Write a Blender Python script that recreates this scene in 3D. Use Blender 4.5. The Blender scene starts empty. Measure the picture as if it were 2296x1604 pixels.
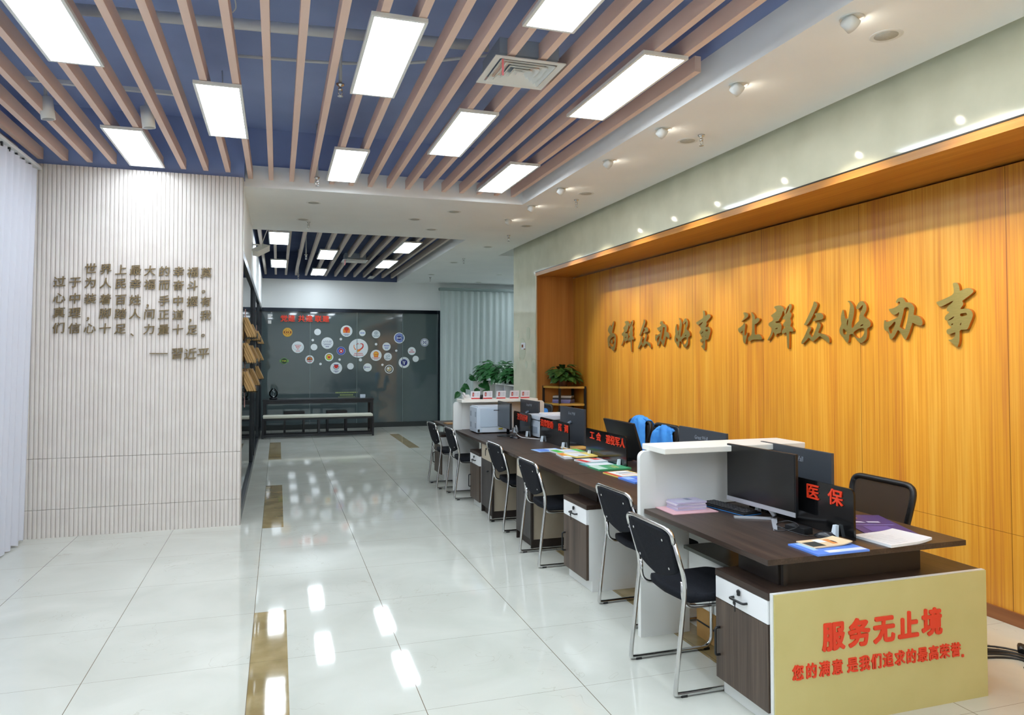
import bpy, bmesh, math, random
from mathutils import Vector, Matrix
random.seed(7)
PI = math.pi
sc = bpy.context.scene
COL = sc.collection

# ------------------------------------------------------------------ camera
H = 1.65
cam_d = bpy.data.cameras.new('camera'); cam = bpy.data.objects.new('camera', cam_d); COL.objects.link(cam)
yaw, pitch, roll = 0.311489, 0.0281436, -0.0005991
fw = Vector((math.sin(yaw)*math.cos(pitch), math.cos(yaw)*math.cos(pitch), math.sin(pitch)))
rt = Vector((math.cos(yaw), -math.sin(yaw), 0)); up = rt.cross(fw)
r2 = math.cos(roll)*rt + math.sin(roll)*up; u2 = -math.sin(roll)*rt + math.cos(roll)*up
M = Matrix((r2, u2, -fw)).transposed().to_4x4(); M.translation = Vector((0, 0, H)); cam.matrix_world = M
cam_d.sensor_fit = 'HORIZONTAL'; cam_d.sensor_width = 36.0
cam_d.lens = 1630.1/2296*36.0
cam_d.shift_x = 0.0
cam_d.shift_y = -(802-751.9)/2296
cam_d.clip_start = 0.05; cam_d.clip_end = 100
sc.camera = cam

# ------------------------------------------------------------------ world, exposure
w = bpy.data.worlds.new('world'); sc.world = w; w.use_nodes = True
w.node_tree.nodes['Background'].inputs[0].default_value = (0.30, 0.36, 0.50, 1)
w.node_tree.nodes['Background'].inputs[1].default_value = 0.05
vs = sc.view_settings
vs.view_transform = 'Standard'; vs.look = 'None'; vs.gamma = 1.0; vs.use_curve_mapping = False
vs.exposure = 1.25
sc.cycles.max_bounces = 9; sc.cycles.diffuse_bounces = 5; sc.cycles.glossy_bounces = 5
sc.cycles.transmission_bounces = 6; sc.cycles.transparent_max_bounces = 12
sc.cycles.caustics_reflective = False; sc.cycles.caustics_refractive = False
sc.cycles.sample_clamp_indirect = 6.0
sc.cycles.use_denoising = True
PANEL_STRENGTH = 9.0
SPOT_W = 54.0

# ------------------------------------------------------------------ materials
def lin(c):
    return tuple(((v/255.0)/12.92 if v/255.0 <= 0.04045 else ((v/255.0+0.055)/1.055)**2.4) for v in c[:3]) + (1.0,)
MATS = {}
def mat(name, rgb, rough=0.5, metal=0.0, spec=0.5, coat=0.0, emit=None, estr=0.0, alpha=None, trans=0.0):
    if name in MATS: return MATS[name]
    m = bpy.data.materials.new(name); m.use_nodes = True
    b = m.node_tree.nodes['Principled BSDF']
    b.inputs['Base Color'].default_value = lin(rgb)
    b.inputs['Roughness'].default_value = rough; b.inputs['Metallic'].default_value = metal
    b.inputs['Specular IOR Level'].default_value = spec
    b.inputs['Coat Weight'].default_value = coat; b.inputs['Coat Roughness'].default_value = 0.03
    if emit: b.inputs['Emission Color'].default_value = lin(emit); b.inputs['Emission Strength'].default_value = estr
    if alpha is not None: b.inputs['Alpha'].default_value = alpha
    b.inputs['Transmission Weight'].default_value = trans
    MATS[name] = m
    return m
def nodes(m): return m.node_tree.nodes, m.node_tree.links, m.node_tree.nodes['Principled BSDF']
def mnoise(name, rgb1, rgb2, scale=(1, 1, 1), nscale=5.0, detail=4.0, lo=0.3, hi=0.7, bump=0.0, **kw):
    """two-colour noise paint in object space; scale stretches it"""
    if name in MATS: return MATS[name]
    m = mat(name, rgb1, **kw); N, L, b = nodes(m)
    tc = N.new('ShaderNodeTexCoord'); mp = N.new('ShaderNodeMapping'); mp.inputs['Scale'].default_value = scale
    nz = N.new('ShaderNodeTexNoise'); nz.inputs['Scale'].default_value = nscale; nz.inputs['Detail'].default_value = detail
    rp = N.new('ShaderNodeValToRGB'); rp.color_ramp.elements[0].position = lo; rp.color_ramp.elements[1].position = hi
    rp.color_ramp.elements[0].color = lin(rgb1); rp.color_ramp.elements[1].color = lin(rgb2)
    L.new(tc.outputs['Object'], mp.inputs[0]); L.new(mp.outputs[0], nz.inputs['Vector'])
    L.new(nz.outputs['Fac'], rp.inputs[0]); L.new(rp.outputs[0], b.inputs['Base Color'])
    if bump:
        bp = N.new('ShaderNodeBump'); bp.inputs['Strength'].default_value = bump; bp.inputs['Distance'].default_value = 0.01
        L.new(nz.outputs['Fac'], bp.inputs['Height']); L.new(bp.outputs[0], b.inputs['Normal'])
    return m
def mathn(N, L, op, a, b=None, c=None):
    n = N.new('ShaderNodeMath'); n.operation = op
    for i, v in enumerate((a, b, c)):
        if v is None: continue
        if isinstance(v, (int, float)): n.inputs[i].default_value = v
        else: L.new(v, n.inputs[i])
    return n.outputs[0]
def mixc(N, L, fac, a, b, blend='MIX'):
    n = N.new('ShaderNodeMix'); n.data_type = 'RGBA'; n.blend_type = blend
    if isinstance(fac, (int, float)): n.inputs[0].default_value = fac
    else: L.new(fac, n.inputs[0])
    for i, v in ((6, a), (7, b)):
        if isinstance(v, tuple): n.inputs[i].default_value = v
        else: L.new(v, n.inputs[i])
    return n.outputs[2]

def floor_material():
    m = mat('polished_tile', (212, 214, 206), rough=0.05, spec=0.7); N, L, b = nodes(m)
    g = N.new('ShaderNodeNewGeometry'); sp = N.new('ShaderNodeSeparateXYZ'); L.new(g.outputs['Position'], sp.inputs[0])
    X, Y = sp.outputs[0], sp.outputs[1]
    def joint(v, off, wd):
        t = mathn(N, L, 'FRACT', mathn(N, L, 'DIVIDE', mathn(N, L, 'SUBTRACT', v, off), 0.8))
        d = mathn(N, L, 'ABSOLUTE', mathn(N, L, 'SUBTRACT', t, 0.5))
        return mathn(N, L, 'GREATER_THAN', d, 0.5 - wd/0.8)
    jx = joint(X, -0.13, 0.0018); jy = joint(Y, 4.19, 0.0012)
    J = mathn(N, L, 'MAXIMUM', jx, mathn(N, L, 'MULTIPLY', jy, 0.75))
    # inlaid brown strips
    def band(v, a, c):
        return mathn(N, L, 'MULTIPLY', mathn(N, L, 'GREATER_THAN', v, a), mathn(N, L, 'LESS_THAN', v, c))
    ph = mathn(N, L, 'FRACT', mathn(N, L, 'DIVIDE', mathn(N, L, 'ADD', Y, 7.01), 4.8))
    on = mathn(N, L, 'LESS_THAN', ph, 0.5)
    ph2 = mathn(N, L, 'FRACT', mathn(N, L, 'DIVIDE', mathn(N, L, 'ADD', Y, 6.21), 4.8))
    S = mathn(N, L, 'MAXIMUM', mathn(N, L, 'MULTIPLY', band(X, -0.13, 0.065), on), mathn(N, L, 'MULTIPLY', band(X, 2.25, 2.44), mathn(N, L, 'LESS_THAN', ph2, 0.5)))
    # marble
    nz = N.new('ShaderNodeTexNoise'); nz.inputs['Scale'].default_value = 1.6; nz.inputs['Detail'].default_value = 6; nz.inputs['Distortion'].default_value = 0.6
    L.new(g.outputs['Position'], nz.inputs['Vector'])
    rp = N.new('ShaderNodeValToRGB'); e = rp.color_ramp.elements
    e[0].position = 0.3; e[0].color = lin((190, 191, 180)); e[1].position = 0.7; e[1].color = lin((205, 206, 196))
    L.new(nz.outputs['Fac'], rp.inputs[0])
    # thin veins
    wv = N.new('ShaderNodeTexNoise'); wv.inputs['Scale'].default_value = 2.3; wv.inputs['Detail'].default_value = 3; wv.inputs['Distortion'].default_value = 1.8
    L.new(g.outputs['Position'], wv.inputs['Vector'])
    vein = mathn(N, L, 'LESS_THAN', mathn(N, L, 'ABSOLUTE', mathn(N, L, 'SUBTRACT', wv.outputs['Fac'], 0.5)), 0.0035)
    n2 = N.new('ShaderNodeTexNoise'); n2.inputs['Scale'].default_value = 1.1; L.new(g.outputs['Position'], n2.inputs['Vector'])
    vein = mathn(N, L, 'MULTIPLY', vein, mathn(N, L, 'MULTIPLY', mathn(N, L, 'GREATER_THAN', n2.outputs['Fac'], 0.53), 0.26))
    c = mixc(N, L, vein, rp.outputs[0], lin((160, 148, 128)))
    br = N.new('ShaderNodeTexNoise'); br.inputs['Scale'].default_value = 5; br.inputs['Detail'].default_value = 8; L.new(g.outputs['Position'], br.inputs['Vector'])
    rb = N.new('ShaderNodeValToRGB'); rb.color_ramp.elements[0].position = 0.35; rb.color_ramp.elements[0].color = lin((134, 116, 76))
    rb.color_ramp.elements[1].position = 0.7; rb.color_ramp.elements[1].color = lin((164, 146, 106)); L.new(br.outputs['Fac'], rb.inputs[0])
    c = mixc(N, L, S, c, rb.outputs[0])
    c = mixc(N, L, J, c, lin((112, 98, 78)))
    L.new(c, b.inputs['Base Color'])
    bn = N.new('ShaderNodeTexNoise'); bn.inputs['Scale'].default_value = 3.2; bn.inputs['Detail'].default_value = 3; L.new(g.outputs['Position'], bn.inputs['Vector'])
    bp = N.new('ShaderNodeBump'); bp.inputs['Strength'].default_value = 0.03; bp.inputs['Distance'].default_value = 0.010
    L.new(bn.outputs['Fac'], bp.inputs['Height']); L.new(bp.outputs[0], b.inputs['Normal'])
    return m

def wood_material(name, c_dark, c_mid, c_light, axis='Z', seam=None, rough=0.35, coat=0.0, scale=1.0, streak=0.5):
    """veneer with the grain running along axis (object space)"""
    if name in MATS: return MATS[name]
    m = mat(name, c_mid, rough=rough, coat=coat); N, L, b = nodes(m)
    tc = N.new('ShaderNodeTexCoord'); src = tc.outputs['Object']
    def stretched(along, across, sc_, det, dist=0.0):
        mp = N.new('ShaderNodeMapping')
        s = {'X': (along, across, across), 'Y': (across, along, across), 'Z': (across, across, along)}[axis]
        mp.inputs['Scale'].default_value = tuple(v*scale for v in s); L.new(src, mp.inputs[0])
        n = N.new('ShaderNodeTexNoise'); n.inputs['Scale'].default_value = sc_; n.inputs['Detail'].default_value = det; n.inputs['Distortion'].default_value = dist
        L.new(mp.outputs[0], n.inputs['Vector']); return n.outputs['Fac']
    a = stretched(0.10, 2.2, 3.0, 3, 0.2); f = stretched(0.35, 22.0, 3.0, 3)
    t = mathn(N, L, 'ADD', mathn(N, L, 'MULTIPLY', a, 1.0-streak*0.5), mathn(N, L, 'MULTIPLY', f, streak*0.5))
    rp = N.new('ShaderNodeValToRGB'); e = rp.color_ramp.elements
    e[0].position = 0.36; e[0].color = lin(c_dark); e[1].position = 0.64; e[1].color = lin(c_light)
    k = e.new(0.5); k.color = lin(c_mid); L.new(t, rp.inputs[0])
    col = rp.outputs[0]
    if seam:
        g = N.new('ShaderNodeNewGeometry'); sp = N.new('ShaderNodeSeparateXYZ'); L.new(g.outputs['Position'], sp.inputs[0])
        pos, per = seam
        q = mathn(N, L, 'FRACT', mathn(N, L, 'DIVIDE', mathn(N, L, 'SUBTRACT', sp.outputs[1], pos), per))
        jy = mathn(N, L, 'GREATER_THAN', mathn(N, L, 'ABSOLUTE', mathn(N, L, 'SUBTRACT', q, 0.5)), 0.5-0.0022)
        jz = mathn(N, L, 'LESS_THAN', mathn(N, L, 'ABSOLUTE', mathn(N, L, 'SUBTRACT', sp.outputs[2], 0.553)), 0.0016)
        # every sheet of veneer has its own tone
        fl = mathn(N, L, 'FLOOR', mathn(N, L, 'DIVIDE', mathn(N, L, 'SUBTRACT', sp.outputs[1], pos), per/4.0))
        wn = N.new('ShaderNodeTexWhiteNoise'); wn.noise_dimensions = '1D'; L.new(fl, wn.inputs['W'])
        hs = N.new('ShaderNodeHueSaturation'); L.new(col, hs.inputs['Color'])
        L.new(mathn(N, L, 'ADD', mathn(N, L, 'MULTIPLY', wn.outputs['Value'], 0.07), 0.965), hs.inputs['Value'])
        col = mixc(N, L, mathn(N, L, 'MULTIPLY', mathn(N, L, 'MAXIMUM', jy, jz), 0.75), hs.outputs[0], lin((92, 48, 14)))
    L.new(col, b.inputs['Base Color'])
    return m

FLOOR = floor_material()
AMBER = wood_material('amber_veneer', (180, 114, 44), (200, 140, 44), (212, 158, 62), 'Z', seam=(3.34, 1.197), rough=0.33, streak=1.0)
AMBER_H = wood_material('amber_veneer_soffit', (176, 110, 40), (190, 128, 48), (206, 146, 66), 'Y', rough=0.33, streak=0.8)
WALNUT = wood_material('dark_walnut', (46, 34, 29), (60, 46, 38), (78, 62, 51), 'Y', rough=0.42, scale=1.6, streak=0.9)
WALNUT_V = wood_material('dark_walnut_upright', (56, 44, 36), (78, 64, 54), (98, 82, 70), 'Z', rough=0.45, scale=2.2, streak=0.9)
SLATE_V = wood_material('grey_brown_laminate', (52, 48, 47), (64, 60, 58), (78, 73, 70), 'Z', rough=0.5, scale=2.0, streak=0.9)
WALNUT_D = mat('walnut_dark_edge', (42, 33, 28), rough=0.5)  # darker walnut for risers, side panels and plinths
WHITE_PAINT = mnoise('white_ceiling_paint', (238, 240, 240), (243, 245, 244), nscale=1.5, rough=0.75, spec=0.2)
WALL_PAINT = mnoise('white_wall_paint', (232, 235, 234), (236, 238, 237), nscale=1.5, rough=0.8, spec=0.2)
BLOOM_PAINT = mnoise('slate_bloom_paint', (154, 172, 216), (170, 188, 230), nscale=1.0, rough=0.85, spec=0.15)  # slate paint with the blue lens bloom of the lights put into its colour
STONE = mnoise('polished_beige_stone', (218, 217, 192), (234, 232, 208), nscale=3.0, detail=9, lo=0.3, hi=0.72, rough=0.07, spec=0.5)
FLUTE = mnoise('fluted_panel_laminate', (208, 200, 194), (214, 207, 201), nscale=6, rough=0.5, spec=0.3)
SLAT = mnoise('pink_beige_slat', (220, 190, 174), (230, 202, 188), scale=(1, 0.1, 1), nscale=8, rough=0.6, spec=0.25)
CREAM = mnoise('cream_board', (196, 184, 122), (202, 190, 130), nscale=4, rough=0.55, spec=0.3)
DARKGLASS = mnoise('dark_back_painted_glass', (76, 88, 92), (84, 98, 98), nscale=0.7, rough=0.03, spec=0.7, coat=0.3)
BLACKFRAME = mat('black_anodised_frame', (34, 40, 46), rough=0.3, metal=0.3)
WHITE_LAM = mat('white_laminate', (226, 227, 224), rough=0.4)
BEIGE_LAM = mat('beige_laminate', (176, 164, 144), rough=0.5)
CHROME = mat('chrome_tube', (205, 205, 205), rough=0.14, metal=1.0)
BLACK_FAB = mnoise('black_fabric', (20, 22, 28), (30, 32, 38), nscale=120, rough=0.85, spec=0.2)
BLACK_PL = mat('black_plastic', (24, 25, 27), rough=0.4)
BLACK_ACR = mat('black_acrylic', (18, 18, 19), rough=0.12)
DGREY_PL = mat('dark_grey_plastic', (62, 66, 72), rough=0.42)
RED_LET = mat('red_acrylic_letter', (226, 60, 30), rough=0.4)
BRASS = mnoise('brushed_brass', (184, 166, 96), (200, 180, 110), scale=(1, 1, 12), nscale=20, rough=0.32, metal=0.85)
BRASS_SIDE = mat('brass_edge_reflection', (190, 122, 44), rough=0.4, metal=0.7)  # brass edge with an orange reflection put into its colour
BRONZE = mat('bronze_letter', (126, 108, 76), rough=0.4, metal=0.5)
GREYTXT = mat('grey_print', (120, 126, 134), rough=0.5)
WHITEPR = mat('white_print', (236, 238, 236), rough=0.5)
SILVER = mat('silver_plastic', (196, 198, 204), rough=0.3, metal=0.4)
PRINTER = mat('printer_white', (196, 208, 220), rough=0.5)
PRINTER2 = mat('printer_grey', (150, 162, 176), rough=0.5)
PAPER = mat('white_paper', (228, 228, 230), rough=0.8, spec=0.1)
PINKP = mat('pink_paper', (226, 178, 184), rough=0.7)
KRAFT = mnoise('kraft_cardboard', (178, 138, 84), (190, 150, 96), nscale=10, rough=0.8, spec=0.1)
LEAF = mnoise('green_leaf', (28, 84, 40), (52, 120, 58), nscale=14, rough=0.4)
LEAF2 = mnoise('olive_leaf', (44, 82, 34), (74, 112, 52), nscale=14, rough=0.45)
TERRA = mat('brown_clay_pot', (112, 72, 52), rough=0.6)
BLUEV = mnoise('blue_vest_cloth', (44, 124, 214), (72, 158, 238), nscale=9, rough=0.7, bump=0.3)
YELWOOD = mat('yellow_board', (206, 160, 70), rough=0.5)
WMETAL = mat('white_metal', (220, 222, 222), rough=0.4)
MESHBK = mat('brown_black_mesh', (40, 32, 26), rough=0.7, alpha=0.82)
def emis(name, rgb, s):
    if name in MATS: return MATS[name]
    m = bpy.data.materials.new(name); m.use_nodes = True; N = m.node_tree.nodes; N.clear()
    o = N.new('ShaderNodeOutputMaterial'); e = N.new('ShaderNodeEmission'); e.inputs[0].default_value = lin(rgb); e.inputs[1].default_value = s
    m.node_tree.links.new(e.outputs[0], o.inputs[0]); MATS[name] = m; return m
PANEL_E = emis('panel_light', (232, 244, 254), PANEL_STRENGTH)
LENS_E = emis('spot_lens', (255, 246, 228), 14.0)
def sheer(name, rgb, tr):
    m = bpy.data.materials.new(name); m.use_nodes = True; N = m.node_tree.nodes; L = m.node_tree.links; N.clear()
    o = N.new('ShaderNodeOutputMaterial'); d = N.new('ShaderNodeBsdfDiffuse'); t = N.new('ShaderNodeBsdfTranslucent'); p = N.new('ShaderNodeBsdfTransparent')
    d.inputs[0].default_value = lin(rgb); t.inputs[0].default_value = lin(rgb)
    a = N.new('ShaderNodeMixShader'); a.inputs[0].default_value = 0.3; L.new(d.outputs[0], a.inputs[1]); L.new(t.outputs[0], a.inputs[2])
    b = N.new('ShaderNodeMixShader'); b.inputs[0].default_value = tr; L.new(a.outputs[0], b.inputs[1]); L.new(p.outputs[0], b.inputs[2])
    L.new(b.outputs[0], o.inputs[0]); MATS[name] = m; return m
SHEER = sheer('white_sheer_cloth', (222, 224, 234), 0.04)
SHEER2 = sheer('pale_sheer_cloth', (226, 236, 234), 0.10)
def glassy(name, tint, ior=1.5, gl=0.0):
    m = bpy.data.materials.new(name); m.use_nodes = True; N = m.node_tree.nodes; L = m.node_tree.links; N.clear()
    o = N.new('ShaderNodeOutputMaterial'); p = N.new('ShaderNodeBsdfTransparent'); g = N.new('ShaderNodeBsdfGlossy'); f = N.new('ShaderNodeFresnel')
    p.inputs[0].default_value = lin(tint); g.inputs['Roughness'].default_value = 0.02; f.inputs[0].default_value = ior
    a = N.new('ShaderNodeMixShader'); L.new(f.outputs[0], a.inputs[0]); L.new(p.outputs[0], a.inputs[1]); L.new(g.outputs[0], a.inputs[2])
    L.new(a.outputs[0], o.inputs[0]); MATS[name] = m; return m
GLASS = glassy('tinted_glass', (150, 165, 165), 1.75)
ACRYL = glassy('clear_acrylic', (225, 230, 232), 1.45)

# ------------------------------------------------------------------ mesh builder
class MB:
    def __init__(s): s.bm = bmesh.new()
    def box(s, x0, x1, y0, y1, z0, z1, bev=0.0, seg=2, rot=None, org=None):
        b = bmesh.new(); r = bmesh.ops.create_cube(b, size=1.0)
        bmesh.ops.transform(b, matrix=Matrix.Translation(((x0+x1)/2, (y0+y1)/2, (z0+z1)/2)) @ Matrix.Diagonal((abs(x1-x0), abs(y1-y0), abs(z1-z0), 1)), verts=b.verts)
        if bev: bmesh.ops.bevel(b, geom=b.edges[:]+b.verts[:], offset=bev, segments=seg, profile=0.7, affect='EDGES')
        s._add(b, rot, org); return s
    def _add(s, b, rot=None, org=None):
        if rot is not None:
            o = Vector(org or (0, 0, 0))
            bmesh.ops.transform(b, matrix=Matrix.Translation(o) @ rot.to_4x4() @ Matrix.Translation(-o), verts=b.verts)
        me = bpy.data.meshes.new('t'); b.to_mesh(me); b.free(); s.bm.from_mesh(me); bpy.data.meshes.remove(me)
    def mesh(s, me, mtx=None):
        b = bmesh.new(); b.from_mesh(me)
        if mtx is not None: bmesh.ops.transform(b, matrix=mtx, verts=b.verts)
        s._add(b); return s
    def poly(s, pts, flip=False):
        vs_ = [s.bm.verts.new(p) for p in pts]
        if flip: vs_.reverse()
        s.bm.faces.new(vs_); return s
    def prism(s, pts, vec):
        """closed outline pts (3D) extruded by vec"""
        b = bmesh.new(); v = [b.verts.new(p) for p in pts]; f = b.faces.new(v)
        r = bmesh.ops.extrude_face_region(b, geom=[f]); nv = [g for g in r['geom'] if isinstance(g, bmesh.types.BMVert)]
        bmesh.ops.translate(b, verts=nv, vec=Vector(vec)); bmesh.ops.recalc_face_normals(b, faces=b.faces[:])
        s._add(b); return s
    def tube(s, pts, r, n=10, caps=True):
        pts = [Vector(p) for p in pts]; rings = []; prev = None
        for i, p in enumerate(pts):
            if i == 0: t = pts[1]-p
            elif i == len(pts)-1: t = p-pts[i-1]
            else: t = (pts[i+1]-p).normalized()+(p-pts[i-1]).normalized()
            t.normalize()
            if prev is None:
                a = Vector((0, 0, 1)) if abs(t.z) < 0.9 else Vector((1, 0, 0)); nrm = t.cross(a).normalized()
            else: nrm = (prev - t*prev.dot(t)).normalized()
            prev = nrm; bn = t.cross(nrm)
            rr = r[i] if isinstance(r, (list, tuple)) else r
            rings.append([s.bm.verts.new(p + rr*(math.cos(2*PI*k/n)*nrm + math.sin(2*PI*k/n)*bn)) for k in range(n)])
        for a, b in zip(rings, rings[1:]):
            for k in range(n):
                f = s.bm.faces.new((a[k], a[(k+1) % n], b[(k+1) % n], b[k])); f.smooth = True
        if caps: s.bm.faces.new(rings[0][::-1]); s.bm.faces.new(rings[-1])
        return s
    def lathe(s, prof, c=(0, 0, 0), n=24, axis=None, smooth=True):
        """prof: (r,z) list, spun about z at c; axis: direction the z of the profile points to"""
        q = Vector((0, 0, 1)).rotation_difference(Vector(axis).normalized()).to_matrix() if axis else Matrix.Identity(3)
        rings = []
        for r, z in prof:
            rings.append([s.bm.verts.new(Vector(c) + q @ Vector((r*math.cos(2*PI*k/n), r*math.sin(2*PI*k/n), z))) for k in range(n)])
        for a, b in zip(rings, rings[1:]):
            for k in range(n):
                f = s.bm.faces.new((a[k], a[(k+1) % n], b[(k+1) % n], b[k])); f.smooth = smooth
        s.bm.faces.new(rings[0][::-1]); s.bm.faces.new(rings[-1]); return s
    def build(s, name, m, parent=None, smooth=False, bevel=0.0, world=False, recalc=True):
        if recalc: bmesh.ops.recalc_face_normals(s.bm, faces=s.bm.faces[:])
        if smooth:
            for f in s.bm.faces: f.smooth = True
        if world and parent is not None:
            q = parent; off = Vector((0, 0, 0))
            while q is not None: off += q.location; q = q.parent
            bmesh.ops.translate(s.bm, verts=s.bm.verts, vec=-off)
        me = bpy.data.meshes.new(name); s.bm.to_mesh(me); s.bm.free()
        ms = m if isinstance(m, (list, tuple)) else [m]
        for q in ms: me.materials.append(q)
        o = bpy.data.objects.new(name, me); COL.objects.link(o)
        if parent is not None: o.parent = parent
        if bevel:
            md = o.modifiers.new('bevel', 'BEVEL'); md.width = bevel; md.segments = 2; md.limit_method = 'ANGLE'
        return o
def fillet(pts, r, n=5):
    """round the corners of an open 3D polyline"""
    pts = [Vector(p) for p in pts]; out = [pts[0]]
    for i in range(1, len(pts)-1):
        a, p, b = pts[i-1], pts[i], pts[i+1]
        ra = min(r, (a-p).length*0.49); rb = min(r, (b-p).length*0.49)
        p0 = p+(a-p).normalized()*ra; p1 = p+(b-p).normalized()*rb
        for k in range(n+1):
            t = k/n; out.append((1-t)**2*p0+2*t*(1-t)*p+t*t*p1)
    out.append(pts[-1]); return out
def tag(o, label, cat, group=None):
    o['label'] = label; o['category'] = cat
    if group: o['group'] = group
    return o
def thing(name, label, cat, loc=(0, 0, 0), rz=0.0, group=None):
    o = bpy.data.objects.new(name, None); COL.objects.link(o); o.empty_display_size = 0.1
    o.location = loc; o.rotation_euler = (0, 0, rz); return tag(o, label, cat, group)
def struct(mb, name, m, parent=None, **kw):
    o = mb.build(name, m, parent, **kw)
    if parent is None: o['kind'] = 'structure'
    return o
def dup(root, loc=None, rz=None, label=None):
    r = root.copy(); COL.objects.link(r)
    if loc is not None: r.location = loc
    if rz is not None: r.rotation_euler = (0, 0, rz)
    if label: r['label'] = label
    for ch in list(root.children):
        c = ch.copy(); COL.objects.link(c); c.parent = r
        for g in ch.children:
            d = g.copy(); COL.objects.link(d); d.parent = c
    return r

# text -> mesh (em box centred at 0,0; x right, y up, extruded +-e)
TXT = {}
def text_mesh(s, e=0.0, off=0.0, res=3):
    k = (s, e, off)
    if k in TXT: return TXT[k]
    if off:                                            # heavier strokes: the glyph laid over itself all round
        base = text_mesh(s, e, 0.0, res); mb = MB()
        for q in range(8): mb.mesh(base, Matrix.Translation((off*math.cos(q*PI/4), off*math.sin(q*PI/4), .0001*q)))
        mb.mesh(base, Matrix.Translation((0, 0, .0009))); me = bpy.data.meshes.new('t'); mb.bm.to_mesh(me); mb.bm.free(); TXT[k] = me; return me
    cu = bpy.data.curves.new('t', 'FONT'); cu.body = s; cu.size = 1.0; cu.extrude = e; cu.resolution_u = res
    cu.align_x = 'CENTER'; cu.align_y = 'CENTER'
    o = bpy.data.objects.new('t', cu); COL.objects.link(o); dg = bpy.context.evaluated_depsgraph_get()
    me = bpy.data.meshes.new_from_object(o.evaluated_get(dg)); bpy.data.objects.remove(o); bpy.data.curves.remove(cu)
    TXT[k] = me; return me
def frame(U, V, org, su=1.0, sv=1.0, sn=1.0, shear=0.0):
    U = Vector(U); V = Vector(V); Nn = U.cross(V)
    m = Matrix(((U.x*su, V.x*sv+U.x*shear*sv, Nn.x*sn, org[0]), (U.y*su, V.y*sv+U.y*shear*sv, Nn.y*sn, org[1]), (U.z*su, V.z*sv+U.z*shear*sv, Nn.z*sn, org[2]), (0, 0, 0, 1)))
    return m
FRONT = ((1, 0, 0), (0, 0, 1))        # seen by a viewer looking along +Y
SIDE = ((0, -1, 0), (0, 0, 1))        # seen by a viewer looking along +X
def fit_text(mb, s, fr, org, wd=None, ht=None, e=0.02, off=0.0, shear=0.0, depth=0.002):
    """text scaled to a box of wd x ht centred at org on the plane fr"""
    me = text_mesh(s, e, off)
    xs = [v.co.x for v in me.vertices]; ys = [v.co.y for v in me.vertices]
    cx, cy = (max(xs)+min(xs))/2, (max(ys)+min(ys))/2; w0, h0 = max(xs)-min(xs), max(ys)-min(ys)
    su = wd/w0 if wd else ht/h0; sv = ht/h0 if ht else su
    mb.mesh(me, frame(fr[0], fr[1], org, su, sv, depth/max(e, 1e-6), shear) @ Matrix.Translation((-cx, -cy, 0)))

# ================================================================== THE ROOM
ZC = 3.37; XR = 2.64; XF = 3.70; XW = 4.30; YN = 10.30
struct(MB().box(-4.0, 7.0, -4.0, 18.0, -0.15, 0.0), 'floor', FLOOR)
# plaster ceiling with two openings and the slot along the stone fascia
struct(MB().box(XR, 3.59, -4.0, 11.93, ZC, 3.59).box(-0.34, XR, 7.81, 10.44, ZC, 3.59).box(XR, 7.0, 11.93, 17.2, ZC, 3.59)
       .box(-4.0, -0.42, 7.72, 18, ZC, 3.59).box(3.71, 7.0, 10.31, 11.93, 3.60, 3.66), 'ceiling', WHITE_PAINT)
# painted concrete slab above the slats, with its upstands
struct(MB().box(-4.0, 3.0, 10.42, 18.0, 3.981, 4.099), 'ceiling_slab_far', mnoise('slate_no_bloom_paint', (84, 96, 128), (98, 110, 144), nscale=1.0, rough=0.85, spec=0.15))  # separate darker copy, since the near slab's colour carries the bloom
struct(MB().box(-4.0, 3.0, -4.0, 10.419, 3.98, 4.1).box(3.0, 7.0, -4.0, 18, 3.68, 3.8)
       .box(XR+0.002, 3.0, -4.0, 11.9, 3.592, 3.98).box(-0.33, XR, 7.83, 10.42, 3.592, 3.98).box(XR+0.002, 3.0, 11.9, 17.2, 3.592, 3.98), 'ceiling_slab', BLOOM_PAINT)
# left wall (behind the curtain), its upper part painted like the slab
struct(MB().box(-2.6, -2.35, -4.0, 7.72, 0, 3.40), 'wall_left', WALL_PAINT)
struct(MB().box(-2.6, -2.33, -4.0, 7.72, 3.401, 3.98).box(-2.33, -0.331, 7.66, 7.828, 3.42, 3.98), 'wall_left_upper', BLOOM_PAINT)
struct(MB().box(-4.0, 7.0, -4.2, -4.0, 0, 4.0), 'wall_back', WALL_PAINT)
# fluted screen wall
mb = MB()
for z0, z1 in ((0.0, 0.254), (0.257, 0.716), (0.719, 3.41)):
    x = -2.349
    pts = [(x, 7.70)]
    P2 = 0.0366
    pts = []
    while x < -0.345:
        x2 = min(x+P2, -0.338)
        pts += [(x, 7.609), (x+0.0025, 7.5995), (x+0.016, 7.5980), (x2-0.0055, 7.5995), (x2-0.003, 7.609)]
        x = x2
    pts += [(-0.336, 7.600), (-0.336, 7.72), (-2.349, 7.72)]
    mb.prism([(a, b, z0) for a, b in pts], (0, 0, z1-z0))
fw_ = struct(mb, 'wall_fluted', FLUTE)
struct(MB().box(-0.42, -0.34, 7.721, 17.0, 2.72, ZC+0.001), 'wall_above_partition', WALL_PAINT)
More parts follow.
